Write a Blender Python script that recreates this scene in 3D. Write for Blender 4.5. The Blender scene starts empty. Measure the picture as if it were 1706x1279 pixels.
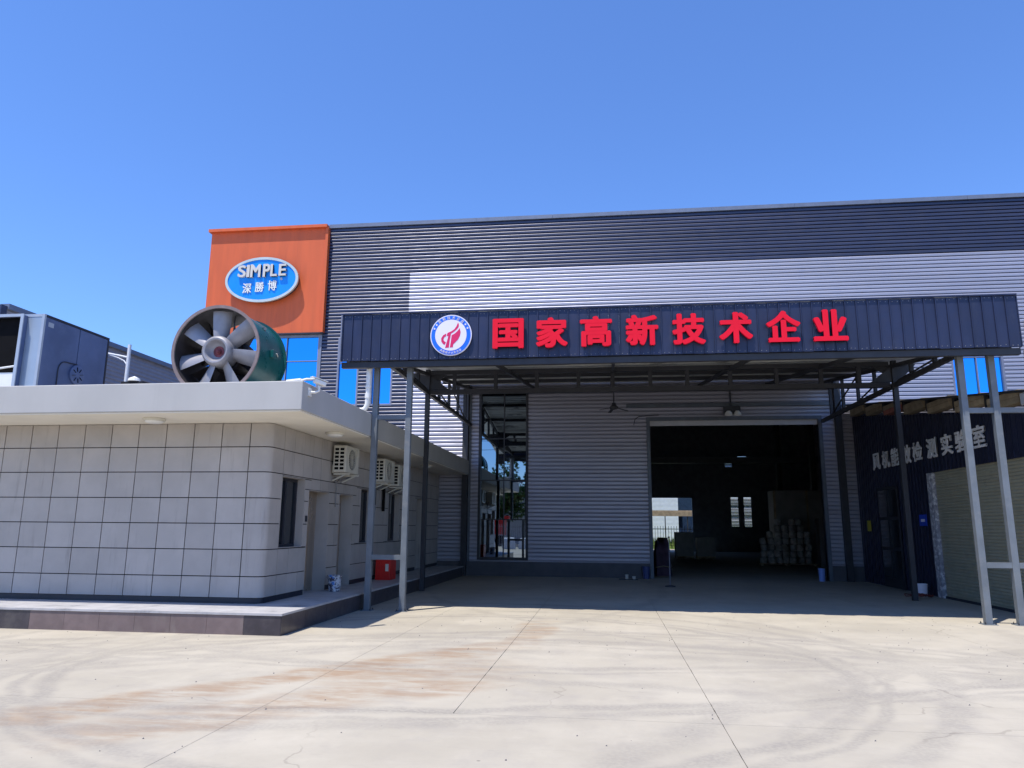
import bpy, math, random
from mathutils import Vector, Matrix
random.seed(7)
S = bpy.context.scene
COL = S.collection

# ------------------------------------------------------------------ camera
cam_d = bpy.data.cameras.new("camera")
cam = bpy.data.objects.new("camera", cam_d)
COL.objects.link(cam)
R = [[0.991885, 0.126911, 0.007562], [0.017007, -0.191391, 0.981367], [-0.125993, 0.973275, 0.191996]]
up = Vector(R[2]).cross(Vector(R[0])) * -1
m = Matrix(((R[0][0], up.x, -R[2][0], 0), (R[0][1], up.y, -R[2][1], 0), (R[0][2], up.z, -R[2][2], 1.7), (0, 0, 0, 1)))
cam.matrix_world = m
cam_d.sensor_width = 36
cam_d.lens = 1219.76 * 36 / 1706
cam_d.clip_end = 3000
cam_d.clip_start = 0.1
S.camera = cam
S.render.resolution_x = 1024
S.render.resolution_y = 768

# ------------------------------------------------------------------ sky and sun
SUN = Vector((-0.206, -0.286, 1)).normalized()
w = bpy.data.worlds.new("World")
S.world = w
w.use_nodes = True
nt = w.node_tree
nt.nodes.clear()
sky = nt.nodes.new("ShaderNodeTexSky")
sky.sky_type = 'NISHITA'
sky.sun_disc = False
sky.sun_elevation = math.asin(SUN.z)
sky.sun_rotation = math.atan2(SUN.x, SUN.y)
sky.air_density = 1.0
sky.dust_density = 0.0
sky.ozone_density = 10.0
bg = nt.nodes.new("ShaderNodeBackground")
bg.inputs[1].default_value = 0.14
wo = nt.nodes.new("ShaderNodeOutputWorld")
flt = nt.nodes.new("ShaderNodeMix")
flt.data_type = 'RGBA'
flt.blend_type = 'MULTIPLY'
flt.inputs["Factor"].default_value = 1
rg = [i for i in flt.inputs if i.type == 'RGBA']
rg[1].default_value = (0.86, 0.95, 1.14, 1)
nt.links.new(sky.outputs[0], rg[0])
nt.links.new([o for o in flt.outputs if o.type == 'RGBA'][0], bg.inputs[0])
nt.links.new(bg.outputs[0], wo.inputs[0])
sd = bpy.data.lights.new("sun", 'SUN')
sd.energy = 3.9
sd.angle = math.radians(0.55)
sd.color = (1.0, 0.945, 0.86)
so = bpy.data.objects.new("sun", sd)
COL.objects.link(so)
so.rotation_euler = SUN.to_track_quat('Z', 'Y').to_euler()
S.view_settings.view_transform = 'Standard'
S.view_settings.look = 'None'
S.view_settings.gamma = 1
S.view_settings.use_curve_mapping = False
S.view_settings.exposure = 0.62
S.render.engine = 'CYCLES'
S.cycles.max_bounces = 8
S.cycles.diffuse_bounces = 4
S.cycles.caustics_reflective = False
S.cycles.caustics_refractive = False
S.cycles.use_denoising = True


# ------------------------------------------------------------------ materials
class NT:
    def __init__(s, name):
        s.m = bpy.data.materials.new(name)
        s.m.use_nodes = True
        s.t = s.m.node_tree
        s.b = s.t.nodes["Principled BSDF"]
        s.pos = None

    def P(s):
        if s.pos is None:
            s.pos = s.t.nodes.new("ShaderNodeNewGeometry").outputs["Position"]
        return s.pos

    def put(s, sock, v):
        if isinstance(v, bpy.types.NodeSocket):
            s.t.links.new(v, sock)
        else:
            sock.default_value = v

    def ma(s, op, a, b=0.0, c=None, clamp=False):
        n = s.t.nodes.new("ShaderNodeMath")
        n.operation = op
        n.use_clamp = clamp
        s.put(n.inputs[0], a)
        s.put(n.inputs[1], b)
        if c is not None:
            s.put(n.inputs[2], c)
        return n.outputs[0]

    def noise(s, scale, detail=4.0, rough=0.55, vec=None, mp=None):
        n = s.t.nodes.new("ShaderNodeTexNoise")
        n.inputs["Scale"].default_value = scale
        n.inputs["Detail"].default_value = detail
        n.inputs["Roughness"].default_value = rough
        v = vec if vec is not None else s.P()
        if mp:
            q = s.t.nodes.new("ShaderNodeMapping")
            q.inputs["Scale"].default_value = mp
            s.t.links.new(v, q.inputs[0])
            v = q.outputs[0]
        s.t.links.new(v, n.inputs["Vector"])
        return n.outputs["Fac"]

    def ramp(s, f, a, b):
        n = s.t.nodes.new("ShaderNodeMapRange")
        n.interpolation_type = 'SMOOTHSTEP'
        s.put(n.inputs[0], f)
        n.inputs[1].default_value = a
        n.inputs[2].default_value = b
        return n.outputs[0]

    def mix(s, f, a, b):
        n = s.t.nodes.new("ShaderNodeMix")
        n.data_type = 'RGBA'
        s.put(n.inputs["Factor"], f)
        ca = [i for i in n.inputs if i.type == 'RGBA']
        for sk, v in zip(ca, (a, b)):
            if isinstance(v, bpy.types.NodeSocket):
                s.t.links.new(v, sk)
            else:
                sk.default_value = (*v, 1)
        return [o for o in n.outputs if o.type == 'RGBA'][0]

    def xyz(s):
        n = s.t.nodes.new("ShaderNodeSeparateXYZ")
        s.t.links.new(s.P(), n.inputs[0])
        return n.outputs

    def bump(s, h, strength=0.3, dist=0.01):
        n = s.t.nodes.new("ShaderNodeBump")
        n.inputs["Strength"].default_value = strength
        n.inputs["Distance"].default_value = dist
        s.put(n.inputs["Height"], h)
        s.t.links.new(n.outputs[0], s.b.inputs["Normal"])


def M(name, base, rough=0.6, metal=0.0, var=0.12, scale=3.0, mp=None, bump=0.0, bscale=60, spec=0.5, rnd=0.0, tint=None, tscale=1.0, tmp=None, tlo=0.5, thi=0.75):
    n = NT(name)
    c0 = tuple(max(0, c * (1 - var)) for c in base)
    c1 = tuple(min(1, c * (1 + var)) for c in base)
    col = n.mix(n.ramp(n.noise(scale, mp=mp), 0.3, 0.7), c0, c1)
    if tint:
        col = n.mix(n.ramp(n.noise(tscale, 6, 0.65, mp=tmp), tlo, thi), col, tint)
    if rnd:
        oi = n.t.nodes.new("ShaderNodeObjectInfo")
        k = n.ma('MULTIPLY_ADD', oi.outputs["Random"], rnd * 2, 1 - rnd)
        hsv = n.t.nodes.new("ShaderNodeHueSaturation")
        n.t.links.new(col, hsv.inputs["Color"])
        n.t.links.new(k, hsv.inputs["Value"])
        col = hsv.outputs[0]
    n.put(n.b.inputs["Base Color"], col)
    rr = n.ma('MULTIPLY_ADD', n.noise(scale * 2.3), 0.25, rough - 0.12, clamp=True)
    n.put(n.b.inputs["Roughness"], rr if rough > 0.15 else rough)
    n.b.inputs["Metallic"].default_value = metal
    n.b.inputs["Specular IOR Level"].default_value = spec
    if bump:
        n.bump(n.noise(bscale, 3), bump, 0.01)
    return n.m


def mat_ground(name, inner=False):
    n = NT(name)
    x, y, z = n.xyz()
    big = n.noise(0.35, 5, 0.6)
    med = n.noise(1.7, 6, 0.65)
    col = n.mix(n.ramp(big, 0.35, 0.65), (0.375, 0.337, 0.268), (0.445, 0.402, 0.322))
    col = n.mix(n.ma('MULTIPLY', n.ramp(med, 0.45, 0.72), 0.45), col, (0.32, 0.29, 0.25))
    # rust-brown washed stains running diagonally over the yard
    wx = n.ma('MULTIPLY_ADD', n.noise(0.9, 4), 1.6, -0.8)

    def band(px, py, dx, dy, half, fade0, fade1, soft=0.5):
        L = math.hypot(dx, dy)
        dx, dy = dx / L, dy / L
        u = n.ma('ADD', n.ma('MULTIPLY', n.ma('SUBTRACT', x, px), dx), n.ma('MULTIPLY', n.ma('SUBTRACT', y, py), dy))
        v = n.ma('SUBTRACT', n.ma('MULTIPLY', n.ma('SUBTRACT', x, px), dy), n.ma('MULTIPLY', n.ma('SUBTRACT', y, py), dx))
        v = n.ma('ABSOLUTE', n.ma('ADD', v, n.ma('MULTIPLY', wx, 0.6)))
        a = n.ma('SUBTRACT', 1.0, n.ramp(v, half * (1 - soft), half * (1 + soft)))
        e = n.ma('MULTIPLY', n.ramp(u, fade0 - 0.6, fade0 + 0.6), n.ma('SUBTRACT', 1.0, n.ramp(u, fade1 - 0.8, fade1 + 0.8)))
        return n.ma('MULTIPLY', a, e)
    streak = n.ramp(n.noise(3.0, 5, 0.7, mp=(0.5, 1.6, 1)), 0.3, 0.65)
    rust = n.ma('MAXIMUM', band(-5.4, 6.2, 3.9, 5.0, 0.35, 0.0, 6.2), n.ma('MULTIPLY', band(-4.4, 5.9, 3.0, 3.0, 0.45, 0.0, 4.2), 0.8))
    rust = n.ma('MAXIMUM', rust, n.ma('MULTIPLY', band(-3.2, 8.2, 2.0, 1.6, 0.5, 0.2, 2.2), 0.8))
    rust = n.ma('MAXIMUM', rust, n.ma('MULTIPLY', band(-1.3, 11, 0.1, 3, 0.25, 0.0, 3), 0.7))
    col = n.mix(n.ma('MULTIPLY', n.ma('MULTIPLY', rust, streak), 0.85), col, (0.30, 0.195, 0.115))
    # tyre marks: wide arcs of turning lorries
    tread = n.ma('MULTIPLY_ADD', n.ramp(n.noise(26, 2, 0.5, mp=(1, 1, 1)), 0.35, 0.65), 0.5, 0.5)
    patch = n.ramp(n.noise(0.8, 3), 0.32, 0.6)
    tm = 0.0
    arcs = [(-1.9, 9.9, 4.7, .10, .7), (-1.9, 9.9, 4.98, .06, .6), (-1.8, 10.1, 5.5, .09, .5), (-2.6, 10.6, 6.5, .12, .5),
            (0.4, 3.6, 9.2, .12, .6), (0.4, 3.6, 8.85, .06, .5), (0.9, 1.0, 10.6, .14, .5), (-1.8, -4.6, 16.4, .14, .6), (-1.8, -4.6, 15.9, .07, .5), (-1.4, -7.6, 18.3, .16, .45),
            (-5, 26, 19.1, .10, .7), (-5, 26, 19.4, .06, .6), (-6.5, 25, 18.9, .12, .5), (-3, 30, 20.6, .1, .55), (-3, 30, 20.9, .06, .45), (2, 27, 18.5, .12, .45),
            (11, 25, 16.6, .1, .5), (14, -2, 16.0, .16, .45), (15, 0, 15.1, .07, .4), (-14, 22, 15.5, .12, .45)]
    for cx, cy, r, hw, amp in arcs:
        dx = n.ma('SUBTRACT', x, cx)
        dy = n.ma('SUBTRACT', y, cy)
        d = n.ma('SQRT', n.ma('ADD', n.ma('MULTIPLY', dx, dx), n.ma('MULTIPLY', dy, dy)))
        d = n.ma('ABSOLUTE', n.ma('SUBTRACT', n.ma('MULTIPLY_ADD', wx, 0.3, d), r))
        a = n.ma('MULTIPLY', n.ma('SUBTRACT', 1.0, n.ramp(d, hw * .3, hw * 1.8)), amp)
        tm = n.ma('MAXIMUM', tm, a)
    tm = n.ma('MULTIPLY', n.ma('MULTIPLY', tm, tread), n.ma('MULTIPLY_ADD', patch, 0.5, 0.5))
    grime = n.ramp(n.noise(0.55, 6, 0.72, mp=(1.0, .45, 1)), 0.48, 0.68)
    col = n.mix(n.ma('MULTIPLY', grime, 0.32), col, (0.29, 0.26, 0.22))
    col = n.mix(n.ma('MULTIPLY', tm, 0.75), col, (0.20, 0.185, 0.17))
    # pale dust washed over everything and small dark spots
    col = n.mix(n.ma('MULTIPLY', n.ramp(n.noise(0.6, 5, 0.7), 0.5, 0.75), 0.5), col, (0.495, 0.447, 0.36))
    sp = n.t.nodes.new("ShaderNodeTexVoronoi")
    sp.inputs["Scale"].default_value = 1.6
    n.t.links.new(n.P(), sp.inputs["Vector"])
    spot = n.ma('SUBTRACT', 1.0, n.ramp(sp.outputs["Distance"], 0.012, 0.035))
    col = n.mix(n.ma('MULTIPLY', spot, 0.6), col, (0.12, 0.11, 0.10))
    cr = n.t.nodes.new("ShaderNodeTexVoronoi")
    cr.feature = 'DISTANCE_TO_EDGE'
    cr.inputs["Scale"].default_value = 0.33
    wn = n.t.nodes.new("ShaderNodeTexNoise")
    wn.inputs["Scale"].default_value = 1.3
    wn.inputs["Detail"].default_value = 6
    n.t.links.new(n.P(), wn.inputs["Vector"])
    vm = n.t.nodes.new("ShaderNodeVectorMath")
    vm.operation = 'MULTIPLY_ADD'
    vm.inputs[1].default_value = (.9, .9, 0)
    n.t.links.new(wn.outputs["Color"], vm.inputs[0])
    n.t.links.new(n.P(), vm.inputs[2])
    n.t.links.new(vm.outputs[0], cr.inputs["Vector"])
    ck = n.ma('MULTIPLY', n.ma('SUBTRACT', 1.0, n.ramp(cr.outputs["Distance"], 0.0012, 0.004)), n.ramp(n.noise(.45, 3), .52, .6))
    col = n.mix(n.ma('MULTIPLY', ck, 0.3), col, (0.14, 0.12, 0.10))
    oil = n.ramp(n.noise(1.1, 5, 0.75, mp=(1, .7, 1)), 0.66, 0.74)
    col = n.mix(n.ma('MULTIPLY', oil, 0.22), col, (0.2, 0.18, 0.155))
    sc = n.ramp(n.noise(2.2, 6, 0.8, mp=(.35, 2.6, 1)), 0.56, 0.74)
    col = n.mix(n.ma('MULTIPLY', sc, 0.32), col, (0.24, 0.215, 0.19))
    fine = n.noise(22, 5, 0.75)
    col = n.mix(n.ma('MULTIPLY', n.ramp(fine, 0.5, 0.8), 0.25), col, (0.3, 0.28, 0.25))
    n.put(n.b.inputs["Base Color"], col)
    n.b.inputs["Roughness"].default_value = 0.85
    n.b.inputs["Specular IOR Level"].default_value = 0.25
    n.bump(n.ma('ADD', fine, n.noise(90, 2)), 0.25, 0.006)
    return n.m


MT = {}
MT['ground'] = mat_ground("yard_concrete")
MT['earth'] = M("joint_earth", (0.26, 0.23, 0.19), 0.95, var=0.3)
MT['dark_clad'] = M("dark_cladding", (0.038, 0.044, 0.082), 0.40, 0.35, 0.14, 1.0, mp=(0.15, 1, 5), spec=0.8)
MT['silver_clad'] = M("silver_cladding", (0.36, 0.36, 0.43), 0.48, 0.35, 0.09, 1.0, mp=(0.15, 1, 5), spec=0.7)
MT['orange'] = M("orange_panel", (0.64, 0.115, 0.030), 0.55, 0, 0.06, 1.5, mp=(2.5, 1, 0.3), tint=(0.45, 0.07, 0.025), tscale=1.2, tmp=(4, 1, .25), tlo=.58, thi=.8)
MT['navy'] = M("navy_cladding", (0.021, 0.028, 0.068), 0.42, 0.15, 0.12, 2.5, mp=(1, 1, .4), spec=0.5, rnd=0.1, tint=(0.045, 0.05, 0.085), tscale=4, tmp=(1, 1, .3), tlo=.55, thi=.8)
MT['navy_wall'] = M("navy_annex_cladding", (0.020, 0.024, 0.050), 0.38, 0.1, 0.15, 2, rnd=0.08)
MT['steel'] = M("grey_painted_steel", (0.10, 0.12, 0.15), 0.5, 0.1, 0.12, 3, tint=(0.16, 0.17, 0.18), tscale=5, tlo=.5, thi=.8)
MT['steel_pale'] = M("grey_green_painted_steel", (0.15, 0.17, 0.19), 0.5, 0.05, 0.10, 3, tint=(0.2, 0.21, 0.215), tscale=5)
MT['steel_dark'] = M("dark_steel", (0.03, 0.032, 0.04), 0.55, 0.1, 0.15, 3)
MT['galv'] = M("galvanised_roof_sheet", (0.58, 0.59, 0.56), 0.4, 0.3, 0.2, 0.8, mp=(.6, 3, 1), tint=(0.12, 0.12, 0.12), tscale=.9, tmp=(1, 1.6, 1), tlo=.56, thi=.66)
MT['trim'] = M("grey_trim", (0.22, 0.23, 0.29), 0.45, 0.2, 0.08)
MT['coping'] = M("grey_coping", (0.16, 0.19, 0.26), 0.5, 0.2, 0.08)
MT['tile'] = M("grey_wall_tile", (0.42, 0.385, 0.355), 0.5, 0, 0.06, 2, rnd=0.055, bump=0.05, tint=(0.25, 0.225, 0.205), tscale=2.0, tmp=(3, 3, .3), tlo=.55, thi=.85)
MT['grout'] = M("dark_joint", (0.02, 0.02, 0.022), 0.9)
MT['slab'] = M("painted_roof_slab", (0.44, 0.43, 0.41), 0.7, 0, 0.05, 1.2, mp=(1, 1, .4), tint=(0.33, 0.33, 0.34), tscale=1.6, tmp=(5, 5, .25), tlo=.6, thi=.9, bump=.08)
MT['soffit'] = M("cream_plaster", (0.80, 0.76, 0.66), 0.8, 0, 0.04, 1.5, bump=.05)
MT['skirt'] = M("dark_skirting", (0.018, 0.02, 0.03), 0.45)
MT['stone_brown'] = M("brown_granite", (0.17, 0.125, 0.12), 0.42, 0, 0.10, 6, rnd=0.06, tint=(0.20, 0.165, 0.15), tscale=3, tmp=(1, 1, .5), bump=.04)
MT['stone_dark_and_shade'] = M("dark_and_shaded_granite", (0.05, 0.042, 0.05), 0.35, 0, 0.15, 6, rnd=0.08, tint=(0.08, 0.07, 0.07), tscale=3)
MT['stone_top'] = M("grey_granite_top", (0.42, 0.41, 0.41), 0.5, 0, 0.1, 5, rnd=0.05, tint=(0.2, 0.2, 0.21), tscale=2.5)
MT['plinth'] = M("dark_concrete_plinth", (0.09, 0.09, 0.10), 0.8, 0, 0.12, 2, bump=.1)
MT['white_paint'] = M("white_plastic", (0.78, 0.78, 0.76), 0.45, 0, 0.03)
MT['ac'] = M("cream_casing", (0.60, 0.58, 0.50), 0.5, 0, 0.05, 4, tint=(0.42, 0.38, 0.3), tscale=6, tlo=.6, thi=.85)
MT['black'] = M("black_parts_and_hollows", (0.005, 0.005, 0.006), 0.8, spec=.1)
MT['stainless'] = M("stainless_door", (0.48, 0.40, 0.33), 0.3, 0.8, 0.12, 1.0, mp=(2, 9, .2))
MT['red_letter'] = M("red_letter", (0.80, 0.003, 0.028), 0.6, 0, 0.03, spec=.25)
MT['white_letter'] = M("offwhite_letter", (0.62, 0.58, 0.52), 0.5, 0, 0.05)
MT['grey_letter'] = M("white_annex_letter", (0.75, 0.75, 0.78), 0.6, 0, 0.05)
MT['sign_blue'] = M("oval_sign_blue", (0.005, 0.27, 0.85), 0.35, 0, 0.05, 2)
MT['sign_rim'] = M("oval_sign_rim", (0.62, 0.66, 0.60), 0.3, 0.3, 0.05)
MT['emb_blue'] = M("emblem_blue", (0.004, 0.15, 0.85), 0.45, 0, 0.02)
MT['emb_white'] = M("emblem_white", (0.80, 0.76, 0.84), 0.5, 0, 0.02)
MT['emb_red'] = M("emblem_red", (0.68, 0.01, 0.12), 0.5, 0, 0.05)
MT['pvc'] = M("grey_pvc", (0.55, 0.55, 0.57), 0.4, 0, 0.05)
MT['fan_green'] = M("fan_green_paint", (0.006, 0.085, 0.080), 0.3, 0.1, 0.2, 2, tint=(0.03, 0.13, 0.12), tscale=3)
MT['fan_primer'] = M("fan_primer_edge", (0.22, 0.17, 0.165), 0.6, 0, 0.12, 6)
MT['fan_inner'] = M("fan_dark_inside", (0.03, 0.026, 0.03), 0.6, 0, 0.2)
MT['alu'] = M("cast_aluminium", (0.30, 0.295, 0.32), 0.5, 0.25, 0.12, 4, bump=.08, bscale=40)
MT['rust'] = M("rusty_shaft", (0.20, 0.05, 0.06), 0.6, 0.2, 0.3, 12)
MT['ahu'] = M("blue_grey_sheet", (0.10, 0.14, 0.26), 0.4, 0.25, 0.14, 1.6, tint=(0.14, 0.18, 0.30), tscale=2.5, tlo=.5, thi=.8)
MT['ahu_front'] = M("pale_blue_sheet", (0.34, 0.42, 0.52), 0.45, 0.25, 0.08, 1.6)
MT['ahu_edge'] = M("ahu_edge_profile", (0.42, 0.46, 0.52), 0.4, 0.3, 0.05)
MT['bg_clad'] = M("distant_cladding", (0.33, 0.33, 0.38), 0.55, 0.2, 0.05)
MT['brass'] = M("pale_lampwhite", (0.75, 0.76, 0.78), 0.4, 0.1, 0.02)
MT['shutter'] = M("olive_shutter", (0.42, 0.40, 0.29), 0.5, 0.2, 0.1, 2, tint=(0.30, 0.28, 0.22), tscale=2, tlo=.5, thi=.8)
MT['jamb'] = M("peeling_jamb", (0.34, 0.34, 0.38), 0.8, 0, 0.25, 8, tint=(0.7, 0.7, 0.7), tscale=9, tlo=.5, thi=.6)
MT['timber'] = M("timber_block", (0.32, 0.26, 0.18), 0.8, 0, 0.2, 4, rnd=0.2)
MT['timber_red'] = M("red_brick_block", (0.30, 0.11, 0.09), 0.85, 0, 0.2, 4)
MT['hose'] = M("dull_red_hose", (0.16, 0.03, 0.025), 0.6, 0, 0.3, 12)
MT['red_paint'] = M("red_paint", (0.62, 0.015, 0.01), 0.4, 0, 0.1, 5)
MT['yellow'] = M("yellow_notice", (0.5, 0.42, 0.04), 0.5, 0, 0.1)
MT['plate_blue'] = M("blue_plate", (0.02, 0.07, 0.55), 0.4, 0, 0.1)
MT['bucket_blue'] = M("light_blue_plastic", (0.22, 0.34, 0.75), 0.4, 0, 0.05)
MT['bucket_navy'] = M("navy_plastic", (0.05, 0.07, 0.2), 0.35, 0, 0.1)
MT['inner_wall'] = M("hall_inner_wall", (0.28, 0.29, 0.31), 0.8, 0, 0.15)
MT['wrap'] = M("wrapped_sack", (0.42, 0.40, 0.38), 0.5, 0, 0.3, 6, rnd=0.25)
MT['fabric_dark'] = M("dark_cover", (0.06, 0.035, 0.06), 0.8, 0, 0.3)
MT['cab'] = M("grey_cabinet", (0.22, 0.22, 0.22), 0.5, 0.1, 0.1)
MT['leaf'] = M("leaf_green", (0.055, 0.13, 0.028), 0.55, 0, 0.5, 1.5, tint=(0.12, 0.2, 0.04), tscale=2, tlo=.5, thi=.7)
MT['bark'] = M("bark", (0.12, 0.09, 0.06), 0.9, 0, 0.3, 8)
MT['grass'] = M("grass_green", (0.16, 0.24, 0.06), 0.85, 0, 0.4, 2)
MT['wall_white'] = M("white_render", (0.62, 0.63, 0.66), 0.8, 0, 0.05)
MT['stone_white'] = M("white_stone", (0.62, 0.62, 0.62), 0.8, 0, 0.1)


def mat_glass(name, col, rough=0.02, wav=0.02):
    n = NT(name)
    n.b.inputs["Base Color"].default_value = (*col, 1)
    n.b.inputs["Metallic"].default_value = 1.0
    n.b.inputs["Roughness"].default_value = rough
    n.bump(n.noise(0.9, 2), wav, 0.05)
    return n.m


MT['glass_blue'] = mat_glass("blue_reflective_glass", (0.05, 0.42, 0.98))
MT['glass_dark'] = mat_glass("dark_reflective_glass", (0.25, 0.31, 0.37), 0.015, 0.01)
MT['glass_room'] = M("room_window_glass", (0.01, 0.014, 0.02), 0.12, 0, 0.05, spec=0.8)


def mat_bucket():
    n = NT("splashed_paint_bucket")
    f = n.ramp(n.noise(14, 5, 0.7), 0.48, 0.53)
    col = n.mix(f, (0.6, 0.62, 0.66), (0.07, 0.06, 0.09))
    col = n.mix(n.ramp(n.noise(9, 3), 0.55, 0.62), col, (0.1, 0.25, 0.6))
    n.put(n.b.inputs["Base Color"], col)
    return n.m


MT['bucket'] = mat_bucket()


# ------------------------------------------------------------------ mesh helpers
class MB:
    def __init__(s):
        s.v = []
        s.f = []

    def add(s, vs, fs):
        o = len(s.v)
        s.v += [tuple(p) for p in vs]
        s.f += [tuple(i + o for i in f) for f in fs]
        return s

    def box(s, x0, x1, y0, y1, z0, z1):
        return s.add([(x0, y0, z0), (x1, y0, z0), (x1, y1, z0), (x0, y1, z0), (x0, y0, z1), (x1, y0, z1), (x1, y1, z1), (x0, y1, z1)],
                     [(0, 3, 2, 1), (4, 5, 6, 7), (0, 1, 5, 4), (1, 2, 6, 5), (2, 3, 7, 6), (3, 0, 4, 7)])

    def beam(s, p, q, a, b, up=(0, 0, 1)):
        p, q = Vector(p), Vector(q)
        d = (q - p).normalized()
        u = Vector(up)
        if abs(d.dot(u)) > .95:
            u = Vector((0, 1, 0))
        r = d.cross(u).normalized()
        u = r.cross(d)
        vs = [c + r * i * a / 2 + u * j * b / 2 for c in (p, q) for i, j in ((-1, -1), (1, -1), (1, 1), (-1, 1))]
        return s.add(vs, [(0, 3, 2, 1), (4, 5, 6, 7), (0, 1, 5, 4), (1, 2, 6, 5), (2, 3, 7, 6), (3, 0, 4, 7)])

    def tube(s, pts, r, n=10, caps=True):
        pts = [Vector(p) for p in pts]
        rs = r if isinstance(r, (list, tuple)) else [r] * len(pts)
        rings = []
        ref = None
        for i, p in enumerate(pts):
            d = (pts[min(i + 1, len(pts) - 1)] - pts[max(i - 1, 0)]).normalized()
            if ref is None:
                ref = Vector((0, 0, 1)) if abs(d.z) < .9 else Vector((1, 0, 0))
            a = (ref - d * ref.dot(d)).normalized()
            ref = a
            b = d.cross(a)
            rings.append([p + (a * math.cos(t) + b * math.sin(t)) * rs[i] for t in [2 * math.pi * k / n for k in range(n)]])
        vs = [v for rg in rings for v in rg]
        fs = [(i * n + k, i * n + (k + 1) % n, (i + 1) * n + (k + 1) % n, (i + 1) * n + k) for i in range(len(pts) - 1) for k in range(n)]
        if caps:
            fs.append(tuple(reversed(range(n))))
            fs.append(tuple((len(pts) - 1) * n + k for k in range(n)))
        return s.add(vs, fs)

    def lathe(s, prof, c, axis='Z', n=32, close=False):
        # prof: (r, h) pairs, around axis through c
        vs = []
        for r, h in prof:
            for k in range(n):
                t = 2 * math.pi * k / n
                a, b = r * math.cos(t), r * math.sin(t)
                if axis == 'Z':
                    vs.append((c[0] + a, c[1] + b, c[2] + h))
                elif axis == 'Y':
                    vs.append((c[0] + a, c[1] + h, c[2] + b))
                else:
                    vs.append((c[0] + h, c[1] + a, c[2] + b))
        fs = []
        m_ = len(prof)
        for i in range(m_ if close else m_ - 1):
            j = (i + 1) % m_
            for k in range(n):
                k2 = (k + 1) % n
                fs.append((i * n + k, i * n + k2, j * n + k2, j * n + k))
        if not close:
            if prof[0][0] > 1e-4:
                fs.append(tuple(reversed(range(n))))
            if prof[-1][0] > 1e-4:
                fs.append(tuple((m_ - 1) * n + k for k in range(n)))
        return s.add(vs, fs)

    def prism_y(s, poly, y0, y1):
        n = len(poly)
        vs = [(x, y0, z) for x, z in poly] + [(x, y1, z) for x, z in poly]
        fs = [tuple(range(n)), tuple(reversed(range(n, 2 * n)))] + [(i, i + n, (i + 1) % n + n, (i + 1) % n) for i in range(n)]
        return s.add(vs, fs)

    def build(s, name, mat, parent=None, smooth=False, bevel=0, kind=None, loc=None):
        me = bpy.data.meshes.new(name)
        me.from_pydata(s.v, [], s.f)
        me.materials.append(MT[mat] if isinstance(mat, str) else mat)
        if smooth:
            me.polygons.foreach_set("use_smooth", [True] * len(me.polygons))
        o = bpy.data.objects.new(name, me)
        COL.objects.link(o)
        if parent:
            o.parent = parent
        if smooth:
            try:
                me.set_sharp_from_angle(angle=math.radians(40))
            except Exception:
                pass
        if bevel:
            b = o.modifiers.new("bevel", 'BEVEL')
            b.width = bevel
            b.segments = 2
            b.limit_method = 'ANGLE'
        if kind:
            o["kind"] = kind
        if loc:
            o.location = loc
        return o


def tag(o, label=None, cat=None, group=None, kind=None):
    if label:
        o["label"] = label
    if cat:
        o["category"] = cat
    if group:
        o["group"] = group
    if kind:
        o["kind"] = kind
    return o


def empty(name, loc, label, cat, group=None):
    o = bpy.data.objects.new(name, None)
    o.empty_display_size = 0.2
    COL.objects.link(o)
    return tag(o, label, cat, group)


def copy_tree(o, parent=None, off=None):
    c = o.copy()
    COL.objects.link(c)
    if parent:
        c.parent = parent
    if off:
        c.location = Vector(o.location) + Vector(off)
    for ch in [k for k in o.children]:
        copy_tree(ch, c)
    return c


def rsub(rects, cut):
    out = []
    a0, a1, b0, b1 = cut
    for (x0, x1, z0, z1) in rects:
        if a1 <= x0 or a0 >= x1 or b1 <= z0 or b0 >= z1:
            out.append((x0, x1, z0, z1))
            continue
        if b0 > z0:
            out.append((x0, x1, z0, b0))
        if b1 < z1:
            out.append((x0, x1, b1, z1))
        zz0, zz1 = max(z0, b0), min(z1, b1)
        if a0 > x0:
            out.append((x0, a0, zz0, zz1))
        if a1 < x1:
            out.append((a1, x1, zz0, zz1))
    return [r for r in out if r[1] - r[0] > 1e-3 and r[3] - r[2] > 1e-3]


RP = [(0.0, -.025), (0.012, -.025), (0.014, 0.029), (0.088, 0.029), (0.136, 0.001), (0.14, -.025)]


def rib_profile(z0, z1, P=0.14):
    pts = []
    k = math.floor(z0 / P)
    allp = []
    while k * P < z1 + P:
        for dz, d in RP[:-1]:
            allp.append((k * P + dz, d))
        k += 1
    for (za, da), (zb, db) in zip(allp, allp[1:]):
        if zb <= z0 or za >= z1:
            continue
        A, B = max(za, z0), min(zb, z1)
        fa, fb = (A - za) / (zb - za), (B - za) / (zb - za)
        pa, pb = (A, da + (db - da) * fa), (B, da + (db - da) * fb)
        if not pts:
            pts.append(pa)
        pts.append(pb)
    return pts


def ribbed(mb, x0, x1, z0, z1, Y):
    pts = rib_profile(z0, z1)
    vs = [(x0, Y - d, z) for z, d in pts] + [(x1, Y - d, z) for z, d in pts]
    n = len(pts)
    mb.add(vs, [(i, i + n, i + n + 1, i + 1) for i in range(n - 1)])


_txt = {}


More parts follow.
